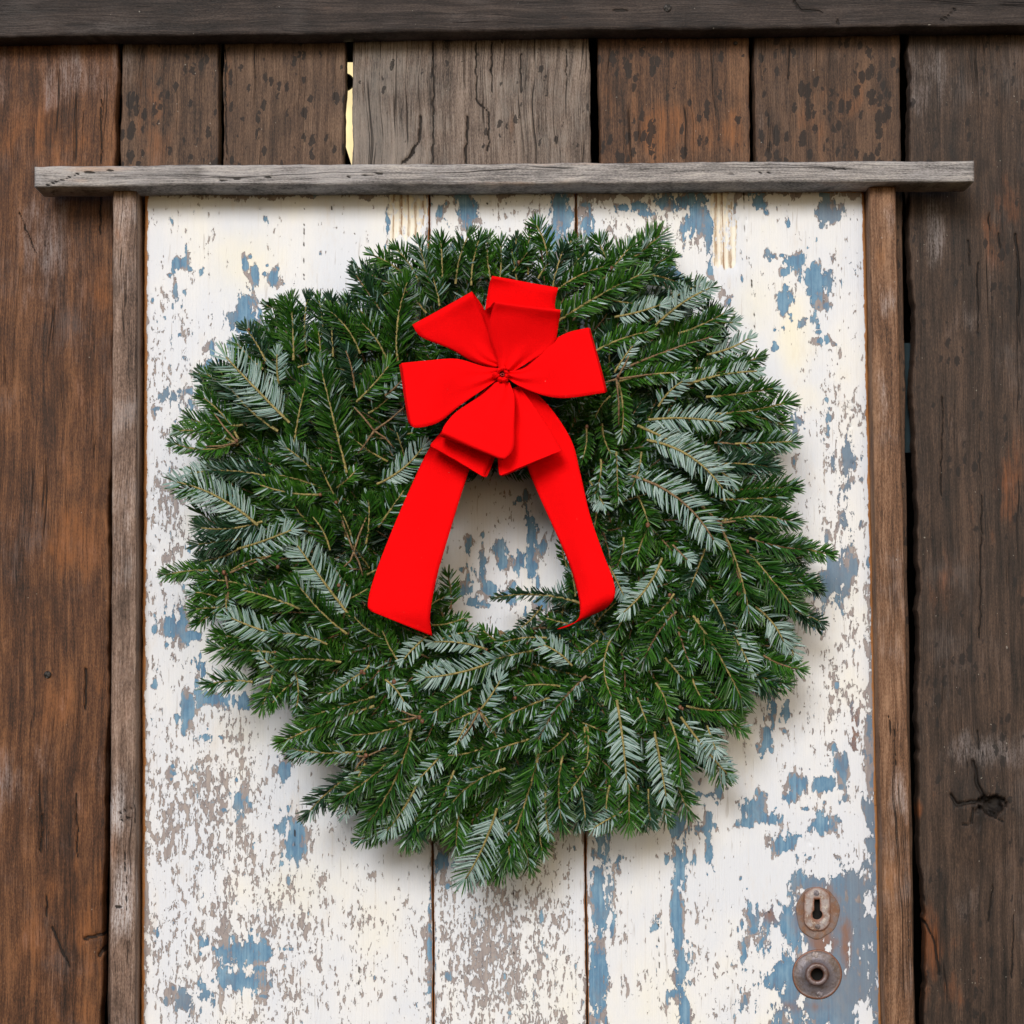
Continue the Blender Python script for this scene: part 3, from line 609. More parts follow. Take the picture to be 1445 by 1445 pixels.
# keyhole plate
lc = [P(1128, 1240, YD + .009), P(1180, 1240, YD + .009), P(1180, 1415, YD + .009), P(1128, 1415, YD + .009)]
lc += [v + np.array([0, .008, 0]) for v in lc]
obj('added_dark_hole_backing', lc, [(0, 1, 2, 3), (4, 7, 6, 5), (0, 4, 5, 1), (1, 5, 6, 2), (2, 6, 7, 3), (3, 7, 4, 0)], M['dark'], door, smooth=False)  # near-black box added so the holes look deep and dark
def keyhole_plate():
    cx, cy = 1153, 1283; y0 = YD - 0.0003; yf = YD - 0.0032
    n = 72; vo = []; vi = []
    for i in range(n):
        a = 2 * math.pi * i / n
        ca, sa = math.cos(a), math.sin(a)
        p = 5.0
        rx, ry = 18.6, 31.0
        r = 1 / ((abs(ca) / rx) ** p + (abs(sa) / ry) ** p) ** (1 / p)
        r = min(r, 26.5 + 5 * abs(sa) ** 6)
        r *= 1 + 0.012 * math.sin(9 * a) + 0.015 * (random.random() - .5)
        vo.append((cx + r * ca, cy - r * sa))
    # keyhole: slot above, round below
    for i in range(n):
        a = 2 * math.pi * i / n
        dx, dy = math.cos(a), -math.sin(a)
        best = 0
        for k in range(240):
            t = k * 0.1
            x, y = dx * t, dy * t
            inside = (abs(x) < 4.0 and -14 < y < 8) or (math.hypot(x, y - 7.5) < 7.2)
            if inside: best = t
            else: break
        vi.append((cx + dx * best, cy + dy * best))
    rings = []
    def ring(pts, y, s=1.0, off=None):
        return [tuple(P(cx + (x - cx) * s, cy + (yy - cy) * s, y)) for x, yy in pts]
    R = [ring(vo, y0, 1.0), ring(vo, yf + 0.0008, 1.0), ring(vo, yf, 0.95)]
    mid = [((ax * .5 + bx * .5), (ay * .5 + by * .5)) for (ax, ay), (bx, by) in zip(vo, vi)]
    R.append(ring(mid, yf - 0.0004)); R.append(ring(vi, yf - 0.0002, 1.12)); R.append(ring(vi, yf + 0.0004)); R.append(ring(vi, 0.0))
    V = [v for r in R for v in r]; F = []
    for j in range(len(R) - 1):
        for i in range(n):
            k = (i + 1) % n
            F.append((j * n + i, j * n + k, (j + 1) * n + k, (j + 1) * n + i))
    rim = [1, 1, .7, .0, .9, 1, .3]
    o = obj('keyhole_plate', V, F, M['plate'], door, smooth=False, attrs={'rim': np.repeat(rim, n)})
    o['label'] = 'rusty oblong keyhole plate'
    disc('screw', P(1152, 1260.5, yf - 0.0003), 0.0032, M['rose'], o, 0.001)
    disc('screw', P(1154, 1307.5, yf - 0.0003), 0.0030, M['rose'], o, 0.001)
    # worn oval pad of old filler around the plate
    pv = []; pf = []
    prof = [(1.0, YD + .0005), (.985, YD - .0007), (.94, YD - .0010), (.80, YD - .0002), (.54, YD - .0002)]
    for (k_, yy) in prof:
        for i in range(n):
            a = 2 * math.pi * i / n
            w_ = 1 + .025 * math.sin(3 * a + 1) + .02 * math.sin(7 * a)
            pv.append(tuple(P(1153.5 + 31 * k_ * w_ * math.cos(a), 1288 - 37 * k_ * w_ * math.sin(a), yy)))
    for j_ in range(len(prof) - 1):
        for i in range(n):
            k = (i + 1) % n; pf.append((j_ * n + i, j_ * n + k, (j_ + 1) * n + k, (j_ + 1) * n + i))
    obj('worn_backing', pv, pf, M['pad'], door, attrs={'rim': np.repeat([.6, .2, 0, .5, .5], n)})
    return o
keyhole_plate()

def lathe(name, cx, cy, prof, mat, parent, n=64, rimf=None, wobble=0.0):
    V = []; F = []
    for (r, y) in prof:
        for i in range(n):
            a = 2 * math.pi * i / n
            rr = r * (1 + wobble * math.sin(5 * a + 1))
            V.append(tuple(P(cx + rr * math.cos(a), cy - rr * math.sin(a), y)))
    for j in range(len(prof) - 1):
        for i in range(n):
            k = (i + 1) % n
            F.append((j * n + i, j * n + k, (j + 1) * n + k, (j + 1) * n + i))
    return obj(name, V, F, mat, parent, attrs={'rim': np.repeat(rimf or [0] * len(prof), n)})
rose = lathe('knob_rose', 1153, 1375, [(35, YD), (35.2, YD - .0012), (34, YD - .0022), (32.5, YD - .0018), (30, YD - .002), (23, YD - .0032), (18, YD - .0055), (15.8, YD - .0085)], M['rose'], door, rimf=[1, 1, 1, .5, 0, 0, .2, .8], wobble=.006)
rose['label'] = 'round dished iron rose without its knob'
lathe('collar', 1153, 1375, [(15.6, YD - .0075), (15.6, YD - .0112), (14.6, YD - .0122), (11, YD - .0122), (9.4, YD - .011), (8.6, YD - .006), (8.4, 0.0)], M['rose'], rose, rimf=[.6, .8, .5, .5, .8, 1, 1])
disc('screw', P(1150, 1348, YD - .0024), 0.0040, M['plate'], rose, 0.0014)
disc('screw', P(1157, 1403, YD - .0024), 0.0036, M['rose'], rose, 0.0010)

# ---------------------------------------------------------------- inside of the barn
def box(name, x0, x1, y0, y1, z0, z1, mat, parent=None, skip_front=False):
    v = [(x0, y0, z0), (x1, y0, z0), (x1, y1, z0), (x0, y1, z0), (x0, y0, z1), (x1, y0, z1), (x1, y1, z1), (x0, y1, z1)]
    f = [(1, 2, 6, 5), (2, 3, 7, 6), (3, 0, 4, 7), (4, 5, 6, 7), (0, 3, 2, 1)]
    if not skip_front: f.append((0, 1, 5, 4))
    return obj(name, v, f, mat, parent, smooth=False)
inn = box('interior_wall', -0.93, 0.90, 0.021, 0.6, ZB + .01, ZT - .01, M['dark'], skip_front=True)
tag(inn, kind='structure')
glow = empty('added_glowing_panel', (P(492, 150, 0.2)[0], 0.2, P(492, 150, 0.2)[2]), 'added pale yellow glowing panel seen through the gap between two planks', 'panel')  # added glowing panel, stands in for an unidentified bright thing behind the gap
Nn = NT('added_panel_glow'); Nn.b.inputs['Base Color'].default_value = (0.6, 0.5, 0.3, 1)
Nn.b.inputs['Emission Color'].default_value = (1.0, 0.80, 0.42, 1); Nn.lk(Nn.math('ADD', 0.25, Nn.math('MULTIPLY', Nn.noise(Nn.coord((40, 40, 14)), 1, 3), 0.8)), Nn.b.inputs['Emission Strength'])
YW = 0.2
obj('glow_sheet', [P(478, 88, YW), P(540, 88, YW), P(540, 236, YW), P(497, 236, YW), P(478, 175, YW)], [(0, 1, 2, 3, 4)], Nn.m, glow, smooth=False)
obj('added_strip', [P(470, 30, YW), P(540, 30, YW), P(540, 86, YW), P(470, 86, YW), P(470, 30, YW + .02), P(540, 30, YW + .02), P(540, 86, YW + .02), P(470, 86, YW + .02)],
    [(0, 1, 2, 3), (3, 2, 6, 7), (0, 4, 5, 1)], simple('olive_strip', (0.06, 0.05, 0.012), .6), glow, smooth=False)  # plain olive strip above the added glowing panel
lathe('dark_disc', 487, 116, [(13, YW - .001), (13, YW - .008), (11, YW - .012), (0.1, YW - .013)], M['nail'], glow, n=24)
tb = box('board_offcut', P(1262, 500, .05)[0], P(1310, 500, .05)[0], 0.04, 0.06, P(1270, 640, .05)[2], P(1270, 486, .05)[2], M['teal'])
tag(tb, 'dark teal board standing in the gap behind the right upright batten', 'board')

# ---------------------------------------------------------------- wreath
CX, CY = 705.0, 772.0
def surf(px, py):
    r = math.hypot(px - CX, py - CY)
    t = (r - 285) / 215.0
    h = 0.026 + 0.062 * math.sqrt(max(0.0, 1 - t * t))
    return -0.021 - h

def nz(v): return v / np.maximum(np.linalg.norm(v, axis=-1, keepdims=True), 1e-9)

def sprig_geo(b, t, bend, w, flip=False, dens=1.0, simple_=False, tone=0.0, bright=0.0, roll=0.0, cover=False, mixed=False):
    """needles and stem of one fir sprig. b, t: world base and tip; bend: sideways bow as a share of length; w: half width in metres"""
    b = np.array(b); t = np.array(t)
    ax = t - b; L = np.linalg.norm(ax); ax /= L
    view = np.array([0, -1.0, 0])
    n0 = nz(view - ax * (view @ ax)); s0 = np.cross(ax, n0)
    cr, sr_ = math.cos(roll), math.sin(roll)
    n0, s0 = n0 * cr + s0 * sr_, s0 * cr - n0 * sr_
    m = (b + t) / 2 + s0 * bend * L
    ctrl = 2 * m - (b + t) / 2
    ctrl = ctrl + n0 * 0.05 * L
    def bez(u):
        u = u[:, None]; return (1 - u) ** 2 * b + 2 * u * (1 - u) * ctrl + u * u * t
    def tan(u):
        u = u[:, None]; return nz(2 * (1 - u) * (ctrl - b) + 2 * u * (t - ctrl))
    nn = int(L / (0.00056 if not flip else 0.00092) * dens)
    u = np.sort(rng.uniform(0.03, 1.0, nn)); u = np.append(u, np.full(int(7), 1.0))
    nn = len(u)
    Pt = bez(u); T = tan(u)
    N = nz(n0 - T * (T @ n0)[:, None]); B = np.cross(T, N)
    side = np.where(rng.random(nn) < .5, -1.0, 1.0)
    phi = np.radians(rng.normal(12, 20, nn)); up = rng.random(nn) < (.42 if cover else .20)
    phi = np.where(up, np.radians(rng.uniform(35, 75, nn)), phi)
    if flip: phi = np.radians(rng.normal(2, 9, nn))
    alp = np.radians(rng.normal(62, 6, nn)) * (1 - 0.52 * np.clip((u - .8) / .2, 0, 1) ** 1.3)
    alp = np.where(u >= 0.999, np.radians(rng.uniform(4, 34, nn)), alp)
    prof = 0.72 + 0.28 * np.clip(u / .3, 0, 1) - 0.30 * np.clip((u - .65) / .35, 0, 1) ** 1.5
    ln = w * 1.22 * prof * rng.uniform(.82, 1.1, nn)
    ln = np.where(up, ln * .8, ln)
    D = np.cos(alp)[:, None] * T + np.sin(alp)[:, None] * (np.cos(phi)[:, None] * side[:, None] * B + np.sin(phi)[:, None] * N)
    rl = np.radians(rng.normal(0, 30 if not flip else 20, nn)); rl = np.where(rng.random(nn) < (.4 if mixed else .09 if not flip else .2), rl + math.pi, rl)
    Un = nz(N - D * np.sum(N * D, 1)[:, None]); Wd = np.cross(D, Un)
    Wd2 = Wd * np.cos(rl)[:, None] + Un * np.sin(rl)[:, None]; Un = Un * np.cos(rl)[:, None] - Wd * np.sin(rl)[:, None]
    Wd = Wd2
    curl = (0.16 * T + 0.05 * (N if not flip else N))
    wd = (0.00088 if not flip else 0.00090) * rng.uniform(.85, 1.15, nn)
    st = [(0.0, .45), (.3, 1.0), (.78, .92), (1.0, .25)]
    V = []; acr = []; alo = []
    for (f, ws) in st:
        c = Pt + D * (ln * f)[:, None] + curl * (ln * f * f)[:, None]
        h = (wd * ws)[:, None]
        sgn = -1.0 if flip else 1.0
        V += [c - Wd * h, c - sgn * Un * h * 0.5, c + Wd * h]
        acr += [np.zeros(nn), np.ones(nn), np.zeros(nn)]; alo += [np.full(nn, f)] * 3
    k = 3
    V = np.stack(V, 1)                      # nn, 12, 3
    base = (np.arange(nn) * V.shape[1])[:, None]
    F = []
    for j in range(len(st) - 1):
        for i in range(2):
            a = j * 3 + i
            q = [a, a + 1, a + 4, a + 3]
            if flip: q = q[::-1]
            F.append(base + np.array(q)[None, :])
    F = np.concatenate(F, 0)
    nv = V.shape[1]
    rndv = np.clip(rng.normal(0.42 + bright, .2, nn), 0, 1)
    A = dict(rnd=np.repeat(rndv, nv), across=np.stack(acr, 1).ravel(), along=np.stack(alo, 1).ravel(), tone=np.full(nn * nv, tone))
    # make sure the green face looks along +N: check one quad
    q = V.reshape(-1, 3)[F]
    nrm = np.cross(q[:, 1] - q[:, 0], q[:, 3] - q[:, 0])
    want = -1 if flip else 1
    if np.sum(nz(nrm) @ N[0]) * want < 0: F = F[:, ::-1].copy()
    # stem
    us = np.linspace(-0.04, 1.0, 9); sp = bez(us); stn = tan(us)
    rad = (0.0011 + 0.0006 * min(1, L / 0.1)) * (1 - 0.45 * np.clip(us, 0, 1))
    ns = 6; SV = []
    for i in range(9):
        N1 = nz(n0 - stn[i] * (stn[i] @ n0)); B1 = np.cross(stn[i], N1)
        for k in range(ns):
            a = 2 * math.pi * k / ns
            rr = rad[i] * (1 + .18 * (random.random() - .5))
            SV.append(sp[i] + rr * (math.cos(a) * B1 + math.sin(a) * N1) + N1 * 0.0001)
    SF = [(i * ns + k, i * ns + (k + 1) % ns, (i + 1) * ns + (k + 1) % ns, (i + 1) * ns + k) for i in range(8) for k in range(ns)]
    SF.append(tuple(range(8 * ns, 9 * ns)))
    return V.reshape(-1, 3), F, A, np.array(SV), SF

wreath = empty('fir_wreath', tuple(P(CX, CY, -0.021)), 'round green fir wreath with silvery undersides hanging on the flaking door', 'wreath')

# (base x, base y, tip x, tip y, half width px, flags) s = silver underside to the viewer, d = dark bluish, l = light green, lift in mm as number
S = '''414 505 410 424 20
404 437 376 431 12
432 493 434 422 17 d
470 500 466 424 17 d
507 496 467 440 20
535 467 494 428 20
561 508 575 398 24
545 450 502 388 20 d
374 508 347 464 18 d
405 593 319 504 27 s
393 540 391 500 15 s
388 606 310 522 22 d
335 617 288 562 20
303 565 281 526 15 d
333 625 252 608 15 l
328 626 286 634 13 l
300 634 244 625 13 s
320 664 268 668 17 s
378 672 300 664 18 d
360 738 250 680 24 s
367 737 284 745 20 d
422 518 456 508 16 s
488 662 453 520 25
415 625 430 548 20
522 582 560 546 20
505 565 548 517 22 l
452 512 449 468 17 l
500 545 488 495 16 d
535 682 596 632 18 s
449 698 367 684 18 l
477 706 452 656 18
443 665 401 630 18 s
475 688 502 664 12 l
488 759 475 710 18
517 765 520 705 16
535 742 570 692 22
441 743 409 702 18
307 806 234 812 15 l
320 810 383 784 18
338 774 411 748 19 s
335 776 284 792 17 d
323 822 322 872 14 s
317 847 276 836 16 l
315 858 275 860 17 l
315 855 278 880 14
420 858 336 832 19 l
491 866 420 770 24 s
486 892 420 824 20
465 774 441 729 17
499 776 478 718 14
499 779 517 728 12
388 895 326 872 21 s
459 908 390 894 18 s
388 921 308 914 24
354 962 294 966 19 s
388 929 371 994 22 l
478 934 397 932 20
417 950 418 1000 12 s
394 948 372 930 12 s
503 954 462 980 14 s
525 984 437 1011 20
523 998 400 1046 21 l
580 1016 492 1037 20
512 1060 408 1056 17 s
578 1040 540 1086 18 d
580 1034 520 1160 25
514 1080 487 1148 15 s
593 1097 546 1172 19 s
505 1088 433 1150 18 d
560 1062 478 1128 20
640 1090 610 1165 22
545 1160 510 1184 16 l
585 1145 590 1188 17 d
612 1110 602 1155 18
709 1086 628 1147 20
648 1145 644 1194 22 l
759 1070 706 1226 28
700 1145 657 1240 26 s
712 1195 680 1236 16 l
732 1165 748 1226 17
770 1110 775 1176 13 s
793 1070 794 1164 21
809 1086 826 1158 15 d
825 1028 829 1086 13 l
801 1036 772 1062 16
824 957 758 1048 18 s
772 986 703 1018 18 s
753 1041 692 1060 18
682 1055 632 1066 18
675 1002 643 1052 15 s
675 1003 630 1022 12 s
678 1005 701 1042 12 s
680 999 706 960 16 s
664 973 608 1007 19
715 925 600 956 20 s
752 918 700 930 16 s
685 916 612 906 14 s
769 900 710 906 14 s
712 912 682 890 14 l
806 938 767 910 17 s
788 968 738 968 18 l
611 882 655 872 12 l
622 902 665 890 13 s
625 1062 593 1097 15 s
690 1080 658 1087 12 s
981 873 1046 985 28
958 894 973 936 18
952 865 910 928 22
1030 890 1058 940 20 s
1123 863 1158 878 13 d
1100 885 1120 925 16 s
1079 926 1127 944 18 l
1042 947 1090 972 20 d
971 997 1040 1000 20
1015 1018 1046 1029 16 l
963 1015 1026 1092 20 s
945 1015 960 1096 22
924 1036 940 1124 19 s
871 992 884 1100 20 s
863 900 866 988 17 l
900 986 913 1020 17
829 1028 826 1083 13
888 1105 888 1162 22 l
876 1146 838 1168 15 s
915 1115 918 1158 18 d
930 1110 942 1156 16
998 1025 1010 1058 18 s
940 930 975 970 18
926 965 942 1000 18 l
976 952 990 985 16 l
835 1070 800 1120 14
842 905 818 925 15 s
877 537 955 526 14 l
972 542 1068 524 15 s
873 542 877 614 14 l
930 572 963 538 15 s
1013 584 1110 568 22
919 592 1020 596 18 s
905 603 1030 675 20 s
918 622 1020 690 20 s
893 672 1007 762 24 s
1040 626 1118 623 17 s
1010 625 1060 634 18 d
1035 692 1118 688 21
1022 734 1118 736 21
972 697 1015 738 17
1016 741 1057 866 28
1055 778 1118 855 26
1118 853 1152 886 14 d
1115 766 1170 782 15 l
1090 800 1154 830 18 d
916 741 899 786 20 l
994 777 974 830 17 d
933 791 880 864 15 s
950 770 970 790 14 s
950 840 910 880 18
1005 847 1027 896 17 d
985 875 994 920 18
958 893 966 922 14
1036 880 1052 920 20
1068 858 1106 906 19 s
827 603 822 648 12
833 680 852 712 16 s
848 650 838 700 12 s
843 720 838 765 15
900 700 915 740 18
870 640 872 700 16 s
773 360 757 318 19 l
733 376 728 336 13 d
863 379 845 342 20
883 371 930 333 25 l
786 409 855 376 16
791 451 905 387 21 l
905 387 974 408 17 d
870 447 932 430 16 s
925 459 1001 407 18 s
980 452 1034 455 17 s
841 495 915 468 16 l
880 520 1005 475 18
875 534 963 520 17
968 542 1040 520 20
1000 500 1056 478 15 s
868 524 893 488 13 s
1040 585 1106 600 18 l
560 405 505 378 18 d
567 384 527 360 17 l
605 400 591 344 18 s
560 405 532 420 14
643 398 660 334 20
693 395 688 338 17 l
720 390 745 356 15
790 380 806 340 16
800 390 830 352 14 d
600 440 560 400 18 s
620 430 610 390 18
625 405 622 340 20
590 395 560 352 18
665 400 676 338 18
705 395 706 345 18 l
730 400 722 352 16 d
745 385 748 330 16
825 400 820 345 20
780 405 795 352 17 d
850 395 890 348 20
900 400 945 362 18
940 425 985 402 18 s
960 470 1022 442 18
985 520 1070 505 18
1000 560 1090 548 19
1010 655 1090 660 20 d
1020 705 1105 700 20
1060 760 1130 775 20
1080 820 1140 825 20
1060 950 1108 965 18
1000 1060 1020 1098 18
950 1090 972 1145 20
900 1110 905 1160 20
860 1110 858 1160 20
820 1110 815 1160 20 d
760 1150 765 1200 19
720 1160 722 1220 20
600 1130 575 1185 22
560 1110 530 1178 20
480 1050 415 1062 18
420 960 385 992 18
380 900 310 895 20
360 830 290 818 20
340 760 280 768 18 d
330 700 258 690 20
340 600 270 592 20
340 560 292 528 18
370 520 335 485 18
420 470 400 428 18
455 470 450 424 18
485 470 490 428 18 d
530 440 520 390 20
545 505 510 455 22
500 500 528 445 20
845 420 905 430 15 d
816 850 700 843 11 d
764 856 732 888 11 d
636 858 632 812 15 l
800 800 792 760 9
812 840 806 806 11
600 860 628 842 13
800 880 770 872 11
840 420 880 400 14
760 392 775 370 12
540 560 572 530 14 s
560 620 590 610 14
545 650 500 620 16
575 660 560 610 14 d
580 720 560 670 14
555 770 590 725 14
520 810 560 780 13
520 800 498 770 15
480 850 520 830 15
540 900 500 870 16
560 930 540 890 14 l
600 900 570 930 14 s
860 560 840 590 12
850 600 862 640 13
905 640 890 690 14 s
880 760 870 800 15
860 800 880 840 14 s
900 840 870 890 16
840 880 870 850 14
520 940 490 960 12 s
545 960 570 990 15 s
590 960 620 940 12 s'''
TR = []
for ln_ in S.split('\n'):
    p = ln_.split(); TR.append((float(p[0]), float(p[1]), float(p[2]), float(p[3]), float(p[4]), p[5] if len(p) > 5 else ''))
# outline radius of the wreath by direction, from the outermost sprigs
NB = 72; Rout = np.zeros(NB)
for (bx, by, tx, ty, w, fl) in TR:
    a = math.atan2(ty - CY, tx - CX); r = math.hypot(tx - CX, ty - CY)
    for dk in (-2, -1, 0, 1, 2):
        k = int((a / (2 * math.pi) * NB) + dk) % NB
        Rout[k] = max(Rout[k], r - 6 * abs(dk))
def rout(a): return Rout[int(a / (2 * math.pi) * NB) % NB]
def in_hole(x, y): return ((x - 714) / 92) ** 2 + ((y - 775) / 116) ** 2 < 1

def make_sprig(bx, by, tx, ty, w, fl, dy_b, dy_t, bend, as_part=True, dens=1.0, roll=0.0):
    yb = surf(bx, by) + dy_b; yt = surf(tx, ty) + dy_t
    b = P(bx, by, yb); t = P(tx, ty, yt)
    mixed = 's' in fl and w < 20 and random.random() < .45
    if mixed: fl = 'm'
    tone = 0.65 if 'd' in fl else (0.0 if 'l' in fl else random.uniform(0, .25))
    br = 0.16 if 'l' in fl else (-0.14 if 'd' in fl else 0.0)
    return sprig_geo(b, t, bend, w * 0.0008 * 0.98, flip='s' in fl, dens=dens, tone=tone, bright=br, roll=roll, cover=not ('l' in fl or 's' in fl) and random.random() < .72, mixed=mixed)

OUT = [(505,375),(530,360),(590,340),(650,328),(690,333),(730,330),(765,315),(790,345),(840,338),(885,345),(915,320),(945,355),(985,400),(1010,410),(1035,450),(1040,480),(1075,505),(1070,540),(1112,560),(1110,600),(1118,630),(1090,660),(1120,690),(1118,740),(1172,775),(1160,800),(1155,830),(1140,850),(1158,885),(1120,900),(1133,940),(1095,975),(1070,1010),(1025,1030),(1028,1095),(975,1100),(945,1160),(890,1168),(840,1165),(800,1160),(775,1195),(745,1225),(705,1225),(655,1245),(645,1195),(590,1190),(510,1190),(535,1150),(485,1150),(430,1155),(440,1120),(485,1075),(395,1055),(420,1010),(375,995),(355,975),(295,970),(335,930),(305,910),(275,860),(280,830),(235,810),(285,790),(270,740),(245,690),(262,655),(243,620),(255,600),(300,590),(275,540),(280,522),(310,510),(340,500),(345,458),(375,430),(410,422),(470,422),(500,430),(510,400)]
def inside(x, y):
    c = False; n = len(OUT)
    for i in range(n):
        x1, y1 = OUT[i]; x2, y2 = OUT[i - 1]
        if (y1 > y) != (y2 > y) and x < (x2 - x1) * (y - y1) / (y2 - y1) + x1: c = not c
    return c
count = 0
def add_part(g, brown=False):
    V, F, A, SV, SF = g
    st = obj('sprig', SV, SF, M['twig'] if brown else M['stem'], wreath)
    obj('needles', V, F, M['needles'], st, attrs=A)
    return st

for i, (bx, by, tx, ty, w, fl) in enumerate(TR):
    L = math.hypot(tx - bx, ty - by)
    bend = random.uniform(-.07, .07)
    if (bx, by) in ((918, 622), (893, 672)): bend = -0.10
    if (bx, by) == (580, 1034): bend = -0.06
    if (bx, by) == (709, 1086): bend = 0.10
    if (bx, by) == (863, 900): bend = 0.14
    big = 0.008 if L > 90 else (0.004 if L > 60 else 0.0)
    lift = -0.012 - big - random.uniform(0, .008) - (0.007 if 's' in fl else 0)
    tipdrop = random.uniform(-.004, .006)
    st = add_part(make_sprig(bx, by, tx, ty, w, fl, lift + 0.010, lift + tipdrop, bend, dens=1.12 if w > 15 else 1.0), brown=random.random() < .08)
    count += 1
# sprigs deeper in the wreath, seen between the outer ones
tries = 0; fill = []
while len(fill) < 1300 and tries < 90000:
    tries += 1
    a = random.uniform(0, 2 * math.pi); R = rout(a)
    r = random.uniform(112, R - 30)
    L = random.uniform(55, 120)
    x, y = CX + r * math.cos(a), CY + r * math.sin(a)
    da = random.gauss(0, .5)
    if r < 190: da = random.gauss(0, 1.2)
    tx, ty = x + L * math.cos(a + da), y + L * math.sin(a + da)
    ra = math.atan2(ty - CY, tx - CX)
    ux, uy = (tx - x) / L, (ty - y) / L
    if not all(inside(qx, qy) for qx, qy in ((tx + ux * 16, ty + uy * 16), (tx - uy * 17, ty + ux * 17), (tx + uy * 17, ty - ux * 17), ((x + tx) / 2 - uy * 22, (y + ty) / 2 + ux * 22), ((x + tx) / 2 + uy * 22, (y + ty) / 2 - ux * 22))): continue
    if in_hole(x, y) or in_hole(tx, ty) or in_hole((x + tx) / 2, (y + ty) / 2): continue
    if math.hypot((tx - 714) / 108, (ty - 775) / 130) < 1.0: continue
    fill.append((x, y, tx, ty, random.uniform(16, 23), random.choice(['', '', '', 'd', 'l', 'l', 'd', '', 's', ''])))
npart = 300 - count
acc = []
for i, (bx, by, tx, ty, w, fl) in enumerate(fill):
    if i < npart:
        dy = random.uniform(.003, .018)
        add_part(make_sprig(bx, by, tx, ty, w, fl, dy + .012, dy - .002, random.uniform(-.08, .08)), brown=random.random() < .3)
    else:
        dy = random.uniform(.014, .036)
        acc.append(make_sprig(bx, by, tx, ty, w, fl, dy + .006, dy, random.uniform(-.08, .08), dens=0.8))
V = []; F = []; A = {k: [] for k in acc[0][2]}; n0 = 0; SV = []; SF = []; m0 = 0
for g in acc:
    V.append(g[0]); F.append(g[1] + n0); n0 += len(g[0])
    for k in A: A[k].append(g[2][k])
    SV.append(g[3]); SF += [tuple(i + m0 for i in f) for f in g[4]]; m0 += len(g[3])
tag(obj('inner_needles', np.vstack(V), np.vstack(F), M['needles'], wreath, attrs={k: np.concatenate(v) for k, v in A.items()}), kind='stuff')
tag(obj('inner_twigs', np.vstack(SV), SF, M['twig'], wreath), kind='stuff')

def tube(name, pts, rads, mat, parent, ns=8, closed=False):
    pts = np.array(pts, float); n = len(pts); V = []
    for i in range(n):
        a = pts[(i - 1) % n if closed else max(0, i - 1)]; b = pts[(i + 1) % n if closed else min(n - 1, i + 1)]
        t = nz(b - a); u = nz(np.cross(t, [0.03, 1, 0.02])); w = np.cross(t, u)
        r = rads[i] if hasattr(rads, '__len__') else rads
        for k in range(ns):
            an = 2 * math.pi * k / ns; V.append(pts[i] + r * (math.cos(an) * u + math.sin(an) * w))
    F = []
    for i in range(n if closed else n - 1):
        for k in range(ns):
            j = (i + 1) % n
            F.append((i * ns + k, i * ns + (k + 1) % ns, j * ns + (k + 1) % ns, j * ns + k))
    if not closed: F += [tuple(range(ns))[::-1], tuple(range((n - 1) * ns, n * ns))]
    return obj(name, V, F, mat, parent)
ringp = [P(CX + 8 + 185 * math.cos(a), CY + 195 * math.sin(a), -0.05) for a in np.linspace(0, 2 * math.pi, 49)[:-1]]
tube('branch_ring', ringp, [0.011 + .003 * random.random() for _ in ringp], M['twig'], wreath, closed=True)

# brown forks and buds where twigs branch
for (cx, cy, arms) in [(528, 608, [(500, 575), (570, 575), (505, 640), (556, 632)]), (499, 779, [(478, 720), (517, 730), (485, 800), (512, 812)]), (870, 535, [(955, 527), (893, 490), (850, 541), (873, 600)]), (1016, 738, [(972, 697), (1057, 860), (1090, 734)]),
                       (318, 811, [(383, 784), (300, 806), (322, 850)]), (592, 1012, [(540, 1020), (560, 1000), (600, 1000)]), (335, 624, [(300, 580), (290, 630)]), (676, 1003, [(650, 1045), (700, 1040)]), (516, 1068, [(545, 1055), (500, 1090), (480, 1060)])]:
    c = P(cx, cy, surf(cx, cy) - .024)
    for (ax_, ay_) in arms:
        e = P(ax_, ay_, surf(ax_, ay_) - .020)
        mid = (c + e) / 2 + np.array([random.uniform(-.002, .002), 0, random.uniform(-.002, .002)])
        tube('twig', [c, (c + mid) / 2, mid, (mid + e) / 2, e], [.0013, .0011, .0010, .0010, .0008], M['twig'], wreath, ns=6)
def blob(name, c, r, mat, parent, n=8):
    V = []; F = []
    for j in range(1, 6):
        th = math.pi * j / 6
        for i in range(n):
            a = 2 * math.pi * i / n; k = 1 + random.uniform(-.2, .2)
            V.append((c[0] + r * k * math.sin(th) * math.cos(a), c[1] + r * k * math.sin(th) * math.sin(a), c[2] + 1.3 * r * math.cos(th)))
    for j in range(4):
        for i in range(n):
            F.append((j * n + i, j * n + (i + 1) % n, (j + 1) * n + (i + 1) % n, (j + 1) * n + i))
    F += [tuple(range(n))[::-1], tuple(range(4 * n, 5 * n))]
    return obj(name, V, F, mat, parent)
for (x, y) in [(334, 622), (351, 465), (316, 808), (510, 948), (514, 950), (556, 962), (676, 1001), (592, 1012), (596, 1018), (516, 1066), (960, 998), (963, 1000), (872, 531), (1014, 738), (686, 917), (727, 985), (452, 698), (474, 709), (732, 370), (863, 378), (828, 602), (914, 741), (1055, 778), (392, 800), (478, 826), (1042, 838), (945, 840), (388, 921)]:
    blob('bud', P(x, y, surf(x, y) - .027), random.uniform(.0014, .0024), M['bud'], wreath)

